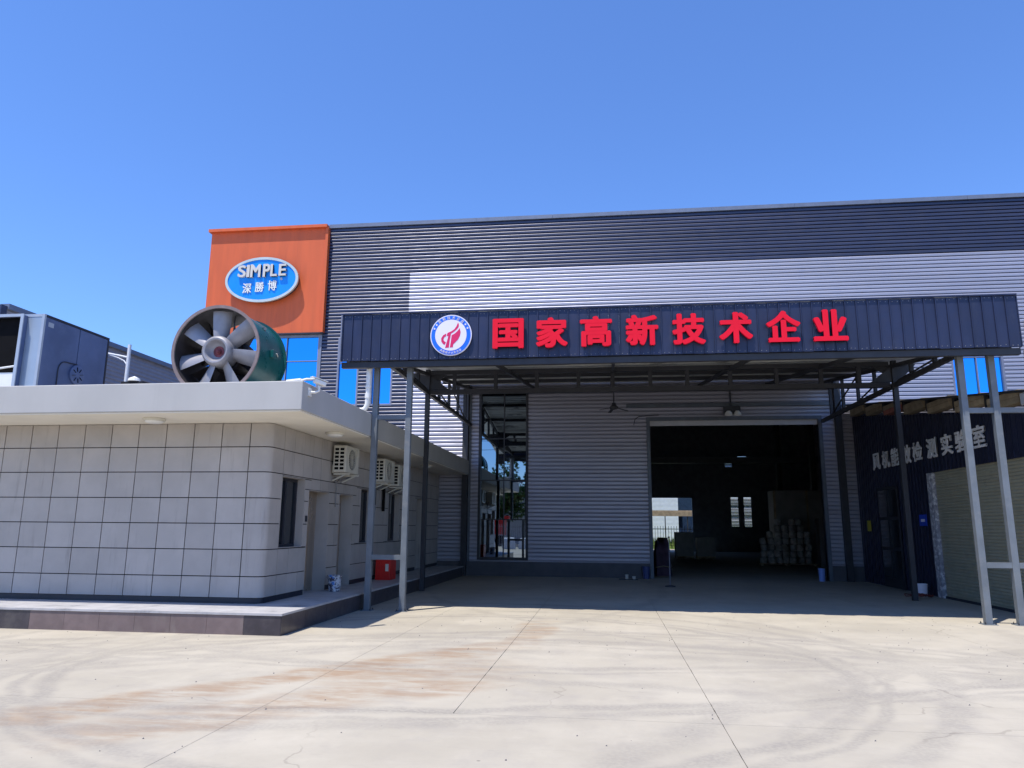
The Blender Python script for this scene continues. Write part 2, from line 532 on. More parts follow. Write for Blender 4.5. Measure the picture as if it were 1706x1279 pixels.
def glyph_mesh(ch, w_, h_, depth, bold=0.0, key=None):
    """solid character in the XZ plane facing -Y, centred, w_ x h_ metres"""
    k = (ch, round(w_, 3), round(h_, 3), depth, bold)
    if k in _txt:
        return _txt[k]
    cu = bpy.data.curves.new("glyph", 'FONT')
    cu.body = ch
    cu.size = 1.0
    cu.extrude = 0.1
    cu.resolution_u = 4
    o = bpy.data.objects.new("glyph", cu)
    COL.objects.link(o)
    bpy.context.view_layer.update()
    dg = bpy.context.evaluated_depsgraph_get()
    me = bpy.data.meshes.new_from_object(o.evaluated_get(dg))
    bpy.data.objects.remove(o)
    bpy.data.curves.remove(cu)
    xs = [v.co.x for v in me.vertices]
    ys = [v.co.y for v in me.vertices]
    if not xs:
        return me
    sx = w_ / (max(xs) - min(xs)) if w_ else None
    sy = h_ / (max(ys) - min(ys))
    if sx is None:
        sx = sy
    cx, cy = (max(xs) + min(xs)) / 2, (max(ys) + min(ys)) / 2
    for v in me.vertices:
        x, y, z = v.co
        v.co = ((x - cx) * sx, -z / 0.2 * depth, (y - cy) * sy)
    if bold:
        base_v = [tuple(v.co) for v in me.vertices]
        base_f = [tuple(p.vertices) for p in me.polygons]
        b = bold * h_
        kx, kz = 1 - 2 * bold, 1 - 2 * bold
        V, F = [], []
        offs = [(0, 0)] + [(b * math.cos(t), b * .75 * math.sin(t)) for t in [math.pi / 4 * q + math.pi / 8 for q in range(8)]]
        for q, (ox, oz) in enumerate(offs):
            o_ = len(V)
            V += [(x * kx + ox, y - q * .0003, z * kz + oz) for x, y, z in base_v]
            F += [tuple(i + o_ for i in f) for f in base_f]
        me = bpy.data.meshes.new("glyph")
        me.from_pydata(V, [], F)
    me.materials.clear()
    _txt[k] = me
    return me


def glyph(name, ch, mat, loc, w_, h_, depth, parent=None, bold=0.0, rot=None):
    me = glyph_mesh(ch, w_, h_, depth, bold)
    if not me.materials:
        me.materials.append(MT[mat])
    o = bpy.data.objects.new(name, me)
    COL.objects.link(o)
    o.location = loc
    if rot:
        o.rotation_euler = rot
    if parent:
        o.parent = parent
    return o


YW = 26.6      # face of the factory wall

# ------------------------------------------------------------------ ground
g = MB()
g.add([(-400, -300, -0.03), (400, -300, -0.03), (400, 700, -0.03), (-400, 700, -0.03)], [(0, 1, 2, 3)])
ground = tag(g.build("ground", 'earth'), kind="structure")
XJ = [-60, -36, -24, -18, -12, -7.9, -3.3, -1.45, 0.98, 5.6, 10.2, 15, 21, 36, 60]
YJ = [-60, -30, -14, -6, 0, 7.13, 17.5, 26.55]
for i in range(len(XJ) - 1):
    for j in range(len(YJ) - 1):
        q = 0.0022
        if XJ[i] == -1.45 and YJ[j + 1] <= 7.13:
            continue
        random.seed(i * 31 + j)
        x0, x1, y0, y1 = XJ[i] + q, (.98 if XJ[i] == -3.3 and YJ[j + 1] <= 7.13 else XJ[i + 1]) - q, YJ[j] + q, YJ[j + 1] - q
        mb = MB()
        if XJ[i] == -1.45 or XJ[i + 1] == -1.45 or XJ[i] == .98:
            # worn, slightly ragged edges along the joint
            L, Rr = [], []
            n = max(4, int((y1 - y0) / 0.12))
            for k in range(n + 1):
                y = y0 + (y1 - y0) * k / n
                e = 0.004 if -1.45 in (XJ[i], XJ[i + 1]) else 0.005
                a = random.random() ** 3 * e if XJ[i] in (-1.45, .98) else 0
                b = random.random() ** 3 * e if XJ[i + 1] in (-1.45, .98) else 0
                L.append((x0 + a, y))
                Rr.append((x1 - b, y))
            vs = []
            for (lx, ly), (rx, ry) in zip(L, Rr):
                vs += [(lx, ly, 0), (rx, ry, 0), (lx, ly, -.028), (rx, ry, -.028)]
            fs = []
            for k in range(n):
                a = 4 * k
                fs += [(a, a + 1, a + 5, a + 4), (a, a + 4, a + 6, a + 2), (a + 1, a + 3, a + 7, a + 5)]
            fs += [(0, 2, 3, 1), (4 * n, 4 * n + 1, 4 * n + 3, 4 * n + 2)]
            mb.add(vs, fs)
        else:
            mb.box(x0, x1, y0, y1, -.028, 0)
        mb.build("concrete_slab", 'ground', ground)
MB().box(-15.7, 24, 26.56, 58.2, -.028, 0.0).build("hall_floor", 'ground', ground)
MB().box(-15.7, 24, 58.25, 64, -.028, 0.0).build("rear_path", 'ground', ground)

# ------------------------------------------------------------------ factory building
fac = empty("factory_building", None, "large factory hall clad in dark and silver horizontal ribs with an orange corner panel", "building")
openings = [(1.57, 7.37, -1, 5.5), (-4.66, -2.82, .55, 6.72), (-10.27, -9.40, 6.2, 8.9), (-8.92, -8.05, 6.2, 8.9), (11.95, 13.65, 6.0, 8.9)]
dark_r = [(-10.95, 22, 11.45, 13.45), (-10.95, -7.5, .5, 11.45)]
silv_r = [(-7.5, 22, .5, 11.45)]
for op in openings:
    dark_r = rsub(dark_r, op)
    silv_r = rsub(silv_r, op)
mb = MB()
for r in dark_r:
    ribbed(mb, *r, YW)
mb.build("dark_cladding", 'dark_clad', fac)
mb = MB()
for r in silv_r:
    ribbed(mb, *r, YW)
mb.build("silver_cladding", 'silver_clad', fac)
mb = MB()
core = [(-15.85, 22, 0, 13.4)]
for op in openings + [(-15.8, -11.05, 6.2, 9.07)]:
    core = rsub(core, op)
for (x0, x1, z0, z1) in core:
    mb.box(x0, x1, YW + .03, YW + .2, z0, z1)
mb.build("wall_core", 'inner_wall', fac)
MB().box(-7.5, 1.45, YW - .07, YW + .02, 0, .5).build("plinth", 'plinth', fac, bevel=.01)
MB().box(7.5, 22, YW - .07, YW + .02, 0, .5).build("plinth", 'plinth', fac, bevel=.01)
# roof edge
x = -10.9
while x < 22:
    x2 = min(x + 3.0, 22)
    MB().box(x + .004, x2 - .004, YW - .07, YW + .35, 13.45, 13.60).build("coping", 'coping', fac)
    x = x2
MB().box(-15.85, 22, YW + .36, 58.0, 13.3, 13.38).build("roof", 'bg_clad', fac)
mb = MB()
mb.box(-15.85, -15.65, YW + .21, 58, 0, 13.28).box(21.8, 22, YW + .21, 58, 0, 13.28)
mb.build("side_wall", 'silver_clad', fac)
# inner end wall with its opening and slit windows
rear = [(-15.6, 21.75, 0, 13.25)]
rear_ops = [(2.6, 6.42, 0, 4.0), (9.3, 9.85, 1.8, 4.05), (10.25, 10.8, 1.8, 4.05), (9.0, 9.5, 6.3, 7.1), (9.95, 10.6, 6.6, 7.15)]
for op in rear_ops:
    rear = rsub(rear, op)
mb = MB()
for (x0, x1, z0, z1) in rear:
    mb.box(x0, x1, 57.8, 57.95, z0, z1)
mb.build("rear_wall", 'inner_wall', fac)
for (x0, x1, z0, z1) in rear_ops[1:]:
    mb = MB()
    z = z0 + .03
    while z < z1 - .05:
        mb.beam((x0, 57.86, z), (x1, 57.86, z), .02, .085)
        z += .11
    mb.build("rear_window_louvre", 'steel_dark', fac)
# inner steel frame of the hall
for yy in (34, 42, 50):
    for xx in (-9, 11.2):
        MB().box(xx - .15, xx + .15, yy - .15, yy + .15, 0, 9.8).build("hall_column", 'steel_dark', fac)
    MB().box(-15.5, 21.7, yy - .12, yy + .12, 9.8, 10.4).build("hall_beam", 'steel_dark', fac)
MB().box(-3, 16, 49.0, 49.4, 5.9, 6.3).build("crane_beam", 'steel', fac)

# orange corner panel (proud box) with folded edges and joints
mb = MB()
mb.box(-15.85, -10.97, YW - .16, YW + .02, 9.10, 13.42)
mb.build("orange_panel", 'orange', fac, bevel=.006)
mb = MB()
mb.box(-15.93, -10.90, YW - .30, YW + .06, 13.42, 13.54)
mb.build("panel_cap", 'orange', fac)
MB().box(-10.97, -10.86, YW - .22, YW + .02, 9.10, 13.42).build("panel_edge", 'orange', fac)
MB().box(-15.85, -10.86, YW - .2, YW + .02, 9.05, 9.098).build("panel_soffit", 'steel_dark', fac)

# windows
def window(x0, x1, z0, z1, cols, rows, fr=.07, pane_mat='glass_blue', frame_mat='trim', Y=YW, dep=.03, cm=None):
    f = MB()
    w2 = fr
    f.box(x0, x0 + w2, Y - dep, Y + .12, z0, z1).box(x1 - w2, x1, Y - dep, Y + .12, z0, z1)
    f.box(x0 + w2, x1 - w2, Y - dep + .002, Y + .12, z0, z0 + w2).box(x0 + w2, x1 - w2, Y - dep + .002, Y + .12, z1 - w2, z1)
    root = f.build("window", frame_mat, fac)
    mu = .035
    for c in cols:
        MB().box(c - mu / 2, c + mu / 2, Y + .0, Y + .05, z0 + w2, z1 - w2).build("mullion", frame_mat, root)
    for r in rows:
        MB().box(x0 + w2, x1 - w2, Y + .004, Y + .052, r - mu / 2, r + mu / 2).build("transom", frame_mat, root)
    xs = [x0 + w2] + cols + [x1 - w2]
    zs = [z0 + w2] + rows + [z1 - w2]
    for a, b in zip(xs, xs[1:]):
        for c, d in zip(zs, zs[1:]):
            t = random.uniform(-.004, .004)
            u = random.uniform(-.006, .006)
            p = MB()
            yy = Y + .055
            p.add([(a, yy, c), (b, yy + t, c), (b, yy + t + u, d), (a, yy + u, d), (a, yy + .02, c), (b, yy + .02, c), (b, yy + .02, d), (a, yy + .02, d)],
                  [(0, 1, 2, 3), (7, 6, 5, 4), (0, 4, 5, 1), (1, 5, 6, 2), (2, 6, 7, 3), (3, 7, 4, 0)])
            p.build("pane", pane_mat, root)
    return root


window(-15.8, -11.0, 6.2, 9.05, [-14.75, -13.55, -12.38], [7.25, 8.0], fr=.09)
window(-10.27, -9.40, 6.2, 8.9, [], [7.88])
window(-8.92, -8.05, 6.2, 8.9, [], [7.88])
window(11.95, 13.65, 6.0, 8.9, [12.78], [7.62])
window(-4.66, -2.82, .55, 6.72, [-3.72], [1.97, 3.38, 4.9], fr=.09, pane_mat='glass_dark', frame_mat='steel_dark', dep=.05)
MB().box(-3.0 - .02, -3.0 + .02, YW - .0, YW + .054, .64, 1.94).build("window_post", 'steel_dark', fac)
# corner flashings between the materials
MB().box(-11.0, -10.94, YW - .05, YW + .0, .5, 9.04).build("flashing", 'trim', fac)

# doorway frame and rolled shutter
MB().box(1.45, 1.57, YW - .10, YW + .22, 0, 5.62).build("door_jamb", 'steel', fac)
MB().box(7.37, 7.49, YW - .10, YW + .22, 0, 5.62).build("door_jamb", 'steel', fac)
MB().box(1.571, 7.369, YW - .10, YW + .22, 5.50, 5.62).build("door_head", 'steel', fac)
mb = MB()
for k in range(4):
    mb.box(1.58, 7.36, YW + .02 + .002 * (k % 2), YW + .06, 5.32 + k * .05, 5.365 + k * .05)
mb.build("rolled_shutter", 'pvc', fac)
MB().box(.75, 7.9, YW - .14, YW - .03, 5.98, 6.10).build("shutter_rail", 'steel', fac)
for xx in (-5.13, 8.02):
    MB().box(xx - .1, xx + .1, YW - .25, YW - .03, 0, 6.95).build("wall_column", 'steel_dark' if xx < 0 else 'steel_dark', fac)
MB().box(-5.02, -4.94, YW - .08, YW - .025, 0.5, 6.9).build("flashing", 'steel', fac)
tb = MB()
tb.tube([(1.0, YW - .06, 5.35), (1.05, YW - .08, 5.55), (1.2, YW - .08, 5.66), (1.5, YW - .07, 5.68), (1.9, YW - .07, 5.7)], .012, 6)
tb.build("door_cable", 'black', fac)
MB().tube([(14.55, YW - .12, 4.5), (14.55, YW - .12, 8.9)], .10, 12).build("rain_pipe", 'white_paint', fac, smooth=True)

# ------------------------------------------------------------------ oval sign on the orange panel
sign = empty("oval_sign", None, "blue oval sign reading SIMPLE fixed high on the orange panel", "sign")
EX, EZ, EA, EB, EY = -13.42, 11.25, 1.52, .93, YW - .42


def ellipse(mb, cx, cz, a, b, y0, y1, n=64):
    mb.prism_y([(cx + a * math.cos(2 * math.pi * k / n), cz + b * math.sin(2 * math.pi * k / n)) for k in range(n)], y0, y1)
    return mb


ellipse(MB(), EX, EZ, EA - .04, EB - .04, EY + .03, EY + .22).build("backing", 'steel_dark', sign)
n_ = 64
mb = MB()
vs = []
for y in (EY - .03, EY + .06):
    for s_ in (1.0, .9):
        for k in range(n_):
            t = 2 * math.pi * k / n_
            kk = .10 * (1 if s_ < 1 else 0)
            vs.append((EX + (EA - kk) * math.cos(t), y, EZ + (EB - kk) * math.sin(t)))
fs = []
for k in range(n_):
    k2 = (k + 1) % n_
    fs += [(k, k2, n_ + k2, n_ + k), (2 * n_ + k, 3 * n_ + k, 3 * n_ + k2, 2 * n_ + k2), (k, 2 * n_ + k, 2 * n_ + k2, k2), (n_ + k, n_ + k2, 3 * n_ + k2, 3 * n_ + k)]
mb.add(vs, fs)
mb.build("rim", 'sign_rim', sign)
ellipse(MB(), EX, EZ, EA - .10, EB - .10, EY, EY + .05).build("sign_face", 'sign_blue', sign)
for ch, px, wd, hh in (("S", -.83, .33, .50), ("I", -.57, .10, .52), ("M", -.26, .42, .55), ("P", .20, .28, .55), ("L", .50, .26, .52), ("E", .86, .29, .50)):
    glyph("letter", ch, 'white_letter', (EX + px + .02, EY - .05, EZ + .35), wd, hh, .09, sign, bold=.04)
for ch, px in (("深", -.56), ("勝", -.04), ("博", .49)):
    glyph("small_character", ch, 'white_paint', (EX + px - .02, EY - .015, EZ - .30 + px * .08), .36, .42, .03, sign, bold=.02)
glyph("registered_mark", "®", 'white_paint', (EX + .82, EY - .012, EZ - .0), .10, .10, .02, sign)
for a_, b_ in ((-.8, .5), (.8, .5), (-.8, -.5), (.8, -.5)):
    MB().box(EX + a_ - .03, EX + a_ + .03, EY + .22, YW - .161, EZ + b_ - .03, EZ + b_ + .03).build("bracket", 'steel_dark', sign)

# ------------------------------------------------------------------ entrance canopy
can = empty("entrance_canopy", None, "steel entrance canopy with navy ribbed fascia in front of the factory doorway", "canopy")
FY = 14.75
X0, X1 = -5.62, 7.93
ZB, ZT = 5.17, 6.19
N = 64
pw = (X1 - X0) / N
strip = None
for i in range(N):
    if strip is None:
        mb = MB()
        # folded sheet: flat pan, small mid crease, standing seam
        prof = [(0.0, 0.0), (0.0, -.022), (.018, -.022), (.018, 0), (pw * .5, -.002), (pw - .002, 0)]
        vs = [(x, y, ZB) for x, y in prof] + [(x, y, ZT) for x, y in prof]
        n = len(prof)
        fs = [(k, k + 1, k + 1 + n, k + n) for k in range(n - 1)]
        vs += [(0, .03, ZB), (pw - .002, .03, ZB), (0, .03, ZT), (pw - .002, .03, ZT)]
        b = 2 * n
        fs += [(b + 1, b, b + 2, b + 3), (0, n, b + 2, b), (n - 1, b + 1, b + 3, 2 * n - 1), (n, 2 * n - 1, b + 3, b + 2), (0, b, b + 1, n - 1)]
        mb.add(vs, fs)
        strip = mb.build("cladding_strip", 'navy', can)
        strip.location = (X0, FY, 0)
    else:
        c = strip.copy()
        COL.objects.link(c)
        c.parent = can
        c.location = (X0 + i * pw, FY + random.uniform(-.002, .002), random.uniform(-.006, .004))
MB().box(X0 - .01, X1 + .01, FY - .035, FY + .10, ZT + .006, ZT + .035).build("top_flashing", 'navy', can)
MB().box(X0 - .03, X0 - .003, FY - .035, FY + .10, ZB, ZT).build("end_flashing", 'trim', can)
MB().box(X1 + .003, X1 + .02, FY - .01, FY + .10, ZB, ZT).build("end_flashing", 'navy', can)
mb = MB()
for z in (5.2, 5.65, 6.1):
    mb.box(X0 + .02, X1 - .02, FY + .04, FY + .09, z - .02, z + .02)
mb.build("fascia_rail", 'steel_dark', can)
MB().box(X0, X1, FY + .045, FY + .16, 5.03, 5.155).build("bottom_beam", 'steel_dark', can)
mb = MB()
for i in range(N):
    for z in (ZB + .035, ZT - .04):
        for dx in (.06, .15):
            x = X0 + i * pw + dx + random.uniform(-.01, .01)
            zz_ = z + random.uniform(-.012, .012)
            mb.box(x - .006, x + .006, FY - .009, FY + .004, zz_ - .006, zz_ + .006)
tag(mb.build("fascia_screws", 'alu', can), kind="stuff")
# front ladder posts
for pair in ((-4.93, -4.19), (6.96, 7.53, 8.25)):
    for k, xx in enumerate(pair):
        MB().box(xx - .06, xx + .06, 15.09, 15.21, 0.012, 5.19).build("post", 'steel_pale', can, bevel=.006)
        MB().box(xx - .12, xx + .12, 15.03, 15.27, 0.0, .012).build("base_plate", 'steel_pale', can)
        for bx, by in ((-.09, -.09), (.09, -.09), (-.09, .09), (.09, .09)):
            MB().lathe([(.014, 0), (.014, .02), (.007, .022), (.007, .04)], (xx + bx, 15.15 + by, .012), n=6).build("bolt", 'steel_dark', can)
    for a, b in zip(pair, pair[1:]):
        for z in (1.07, 4.0):
            MB().box(a + .061, b - .061, 15.10, 15.20, z - .05, z + .05).build("rung", 'steel_pale', can)
MB().box(X0, X1, 15.1, 15.2, 5.20, 5.32).build("front_beam", 'steel_dark', can)


def roofz(y):
    return 6.93 - .125 * (26.6 - y)


# side trusses
for sx, gx in ((-4.95, 1), (7.48, -1)):
    MB().beam((sx, 15.22, 5.40), (sx, 26.4, 5.40), .09, .12).build("side_bottom_chord", 'steel_dark', can)
    MB().beam((sx, 15.22, roofz(15.2) - .16), (sx, 26.4, roofz(26.4) - .16), .09, .1).build("side_top_chord", 'steel_dark', can)
    for yy in (17.4, 18.7, 21.2, 22.6, 24.0, 25.3):
        MB().box(sx - .04, sx + .04, yy - .05, yy + .05, 5.461, roofz(yy) - .215).build("side_upright", 'steel_dark', can)
    for y0, y1 in ((17.5, 19.6), (20.0, 22.5), (22.7, 25.2)):
        a, b = (5.47, roofz(y1) - .25) if gx > 0 else (5.47, roofz(y1) - .25)
        MB().beam((sx, y0, roofz(y0) - .25), (sx, y1, 5.48), .035, .035).build("side_diagonal", 'steel_dark', can)
    MB().box(sx - .06, sx + .06, 19.74, 19.86, 0.0 if sx > 0 else 0.012, 6.05).build("mid_post", 'steel_dark', can)
    MB().prism_y([(sx + gx * .07, 5.48), (sx + gx * .6, 5.48), (sx + gx * .07, 5.9)], 19.78, 19.81).build("gusset", 'steel_dark', can)
    MB().prism_y([(sx + gx * .07, 5.91), (sx + gx * .62, 5.96), (sx + gx * .07, 5.6)], 19.82, 19.85).build("gusset", 'steel_dark', can)
    MB().prism_y([(sx - gx * .07, 5.95), (sx - gx * .55, 5.95), (sx - gx * .07, 5.45)], 19.78, 19.81).build("gusset", 'steel_dark', can)
# mid ladder truss
MB().box(-4.88, 7.35, 19.75, 19.85, 5.34, 5.47).build("mid_bottom_chord", 'steel_dark', can)
MB().box(-4.88, 7.35, 19.75, 19.85, 5.90, 6.02).build("mid_top_chord", 'steel_dark', can)
for xx in (-4.19, -3.02, -1.87, -.72, .21, 1.22, 2.2, 3.33, 4.52, 5.65, 6.6):
    MB().box(xx - .05, xx + .05, 19.752, 19.848, 5.471, 5.899).build("truss_upright", 'steel_dark', can)
# rear beam at the wall
MB().box(X0, X1, 26.40, 26.562, 6.97, 7.12).build("light_leak_strip", 'steel_dark', can)  # added strip, out of view, keeps light from leaking in above the roof
MB().box(-5.0, 7.9, 26.36, 26.46, 6.55, 6.72).build("rear_beam", 'steel_dark', can)
# roof sheets (ribs along x) and purlins
xs_ = [X0 + .05, -3.2, -.9, 1.4, 3.7, 6.0, X1]
for a, b in zip(xs_, xs_[1:]):
    mb = MB()
    y = 14.95
    pts = []
    while y < 26.58:
        for dy, dz in ((0, 0), (.16, 0), (.18, .03), (.23, .03)):
            if y + dy < 26.58:
                pts.append((y + dy, roofz(y + dy) + dz))
        y += .25
    n = len(pts)
    lift = .008 * (xs_.index(a) % 2)
    vs = [(a - .04, y, z + lift) for y, z in pts] + [(b + .04, y, z + lift) for y, z in pts]
    mb.add(vs, [(i, i + 1, i + 1 + n, i + n) for i in range(n - 1)])
    o = mb.build("roof_sheet", 'galv', can)
    sm = o.modifiers.new("thickness", 'SOLIDIFY')
    sm.thickness = .006
for yy in (15.3, 17.5, 22.0, 24.2):
    MB().box(X0 + .1, X1 - .1, yy - .035, yy + .035, roofz(yy) - .12, roofz(yy) - .012).build("purlin", 'steel_dark', can)
for xx in (-2.6, 0.21, 3.33, 5.65):
    MB().beam((xx, 15.2, roofz(15.2) - .17), (xx, 26.36, roofz(26.36) - .17), .07, .1).build("rafter", 'steel_dark', can)

# red characters on the fascia, one thing each with its own face and return
chars = "国家高新技术企业"
cxs = [-1.985, -1.075, -.165, .765, 1.70, 2.62, 3.54, 4.43]
words = ["first", "second", "third", "fourth", "fifth", "sixth", "seventh", "last"]
cn = empty("red_sign", None, "row of large red raised characters on the navy canopy fascia", "sign")
for ch, cx in zip(chars, cxs):
    glyph("character", ch, 'red_letter', (cx, FY - .085, 5.665), .66, .66, .06, cn, bold=.046)

# round emblem
em = empty("round_emblem", None, "round blue and white emblem with a red flame left of the red characters", "emblem")
ECX, ECZ, ER = -3.21, 5.672, .445


def disc(r, y0, y1, name, mat, n=64):
    mb = MB()
    ellipse(mb, ECX, ECZ, r, r, y0, y1, n)
    return mb.build(name, mat, em)


disc(ER, FY - .06, FY - .03, "outer_disc", 'emb_white')
disc(ER - .022, FY - .066, FY - .061, "blue_ring", 'emb_blue')
disc(ER * .76, FY - .072, FY - .067, "white_centre", 'emb_white')


def epoly(pts, name):
    sc = ER / 400
    poly = [(ECX + (x - 605) * sc, ECZ - (y - 697) * sc) for x, y in pts]
    MB().prism_y(list(reversed(poly)), FY - .076, FY - .0725).build(name, 'emb_red', em)


epoly([(740, 450), (757, 500), (750, 545), (715, 590), (655, 640), (608, 672), (600, 720), (585, 800), (572, 940), (500, 945), (548, 760), (558, 715), (525, 712), (540, 655), (610, 625), (665, 590), (710, 530)], "flame_mark")
epoly([(775, 565), (792, 640), (782, 710), (745, 790), (690, 845), (655, 880), (650, 935), (592, 940), (605, 850), (622, 700), (680, 670), (735, 620)], "flame_mark")
epoly([(515, 665), (455, 700), (420, 760), (425, 820), (455, 865), (490, 885), (512, 835), (480, 815), (463, 780), (480, 735), (510, 720)], "flame_mark")
for i, ch in enumerate("高新技术企业"):
    a = math.radians(40 - 16 * i)
    rr = ER * .86
    glyph("ring_character", ch, 'emb_white', (ECX - rr * math.sin(a), FY - .07, ECZ + rr * math.cos(a)), .066, .066, .008, em, bold=.01, rot=(0, -a, 0))
for i, ch in enumerate("高新技术认定企业"):
    a = math.radians(-31 + 9 * i)
    rr = ER * .86
    glyph("ring_character", ch, 'emb_white', (ECX + rr * math.sin(a), FY - .07, ECZ - rr * math.cos(a)), .052, .052, .008, em, bold=.01, rot=(0, -a, 0))
for a in (-68, -54, 54, 68):
    a = math.radians(a)
    rr = ER * .86
    cx, cz = ECX + rr * math.sin(a), ECZ + rr * math.cos(a)
    poly = [(cx + (.03 if k % 2 == 0 else .013) * math.sin(math.pi * k / 5), cz + (.03 if k % 2 == 0 else .013) * math.cos(math.pi * k / 5)) for k in range(10)]
    MB().prism_y(list(reversed(poly)), FY - .074, FY - .0665).build("ring_star", 'emb_white', em)

# rainwater pipe of the canopy
pp = MB()
pp.tube([(-5.06, 14.98, 5.16), (-5.06, 14.98, 4.45)], .055, 14)
pp.tube([(-5.06, 14.98, 4.44), (-5.07, 14.99, 4.26), (-5.12, 15.0, 4.17), (-5.2, 15.0, 4.14), (-5.62, 15.0, 4.14)], .055, 14)
dp = tag(pp.build("downpipe", 'white_paint', smooth=True), "white plastic downpipe elbowing from the canopy onto the flat roof", "pipe")
MB().lathe([(.066, 0), (.066, .1)], (-5.06, 14.98, 4.4), n=14).build("pipe_collar", 'white_paint', dp)
MB().lathe([(.066, 0), (.066, .05)], (-5.06, 14.98, 4.62), n=14).build("pipe_collar", 'white_paint', dp)

# ------------------------------------------------------------------ podium in front of the low building
pod = MB().box(-40, -5.14, 11.48, 26.5, 0, .300).build("podium", 'plinth')
tag(pod, kind="structure")
x = -5.115
first = True
k = 0
while x > -24:
    wd = .62
    mat = 'stone_dark_and_shade' if (k == 0 or k >= 7) and k < 12 else 'stone_brown'
    MB().box(x - wd + .002, x - .002, 11.45, 11.48, 0.0, .298).build("riser_stone", mat, pod)
    x -= wd
    k += 1
y = 11.452
while y < 26.4:
    MB().box(-5.14, -5.11, y + .002, y + .948, 0, .298).build("riser_stone", 'stone_dark_and_shade', pod)  # shade of the east side put into the stone colour
    y += .95
y = 11.435
rows = [(11.435, 12.05), (12.05, 12.75)]
x = -5.095
while x > -20:
    for (ya, yb) in rows:
        MB().box(x - .798, x - .002, ya + .001, yb - .001, .301, .335).build("paving_stone", 'stone_top', pod)
    x -= .8
y = 12.75
while y < 26.3:
    MB().box(-5.89, -5.095, y + .001, y + .79, .301, .335).build("paving_stone", 'stone_top', pod)
    MB().box(-6.6, -5.892, y + .001, y + .79, .301, .335).build("paving_stone", 'stone_top', pod)
    y += .8

# ------------------------------------------------------------------ low tiled building
lo = empty("tiled_building", None, "low grey tiled building with a thick flat overhanging roof on the left", "building")
FW, EW = 12.75, -6.1
east_ops = [(13.32, 14.40, 1.28, 2.63), (14.62, 15.76, .30, 2.43), (16.40, 17.31, .30, 2.43), (17.88, 18.84, 1.28, 2.63), (20.28, 21.40, 1.28, 2.63), (23.40, 24.4, .30, 2.6)]
zj = [.43, .80, 1.27, 1.73, 2.19, 2.66, 3.12, 3.565]
# backing walls
mb = MB()
mb.box(-30, EW - .15, FW + .022, FW + .2, .335, 3.56)
east = [(FW + .2, 26.5, .335, 3.56)]
for op in east_ops:
    east = rsub(east, op)
for (y0, y1, z0, z1) in east:
    mb.box(EW - .34, EW - .022, y0, y1, z0, z1)
mb.build("wall", 'grout', lo)
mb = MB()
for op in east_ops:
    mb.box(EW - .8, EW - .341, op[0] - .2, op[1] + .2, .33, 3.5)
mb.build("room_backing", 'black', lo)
gp = .0085
# front tiles
xs = [EW - .42]
while xs[-1] > -24:
    xs.append(xs[-1] - .556)
for a, b in zip(xs[1:], xs):
    for z0, z1 in zip(zj, zj[1:]):
        d = random.uniform(-.0015, .0015)
        MB().box(a + gp, b - gp, FW + d, FW + .021, z0 + gp, z1 - gp).build("wall_tile", 'tile', lo)
# rounded corner tiles
for z0, z1 in zip(zj, zj[1:]):
    rad = .15
    pts = [(EW - .42 + gp, FW)] + [(EW - rad + rad * math.sin(t), FW + rad - rad * math.cos(t)) for t in [math.pi / 2 * k / 10 for k in range(11)]] + [(EW, 13.32 - gp)]
    pin = [(EW - .42 + gp, FW + .021)] + [(EW - rad + (rad - .021) * math.sin(t), FW + rad - (rad - .021) * math.cos(t)) for t in [math.pi / 2 * k / 10 for k in range(11)]] + [(EW - .021, 13.32 - gp)]
    n = len(pts)
    vs = [(x, y, z0 + gp) for x, y in pts] + [(x, y, z1 - gp) for x, y in pts] + [(x, y, z0 + gp) for x, y in pin] + [(x, y, z1 - gp) for x, y in pin]
    fs = []
    for k in range(n - 1):
        fs += [(k, k + 1, n + k + 1, n + k), (n + k, n + k + 1, 3 * n + k + 1, 3 * n + k), (k + 1, k, 2 * n + k, 2 * n + k + 1), (2 * n + k + 1, 2 * n + k, 3 * n + k, 3 * n + k + 1)]
    MB().add(vs, fs).build("corner_tile", 'tile', lo, smooth=True)
# east tiles
ys = [13.32]
while ys[-1] < 26.4:
    ys.append(ys[-1] + .47)
for a, b in zip(ys, ys[1:]):
    for z0, z1 in zip(zj, zj[1:]):
        rs = [(a, b, z0, z1)]
        for op in east_ops:
            rs = rsub(rs, op)
        for (c, d, e, f) in rs:
            if d - c > .03 and f - e > .03:
                MB().box(EW - .021, EW + random.uniform(-.0015, .0015), c + gp / 2, d - gp / 2, e + gp, f - gp).build("wall_tile", 'tile', lo)
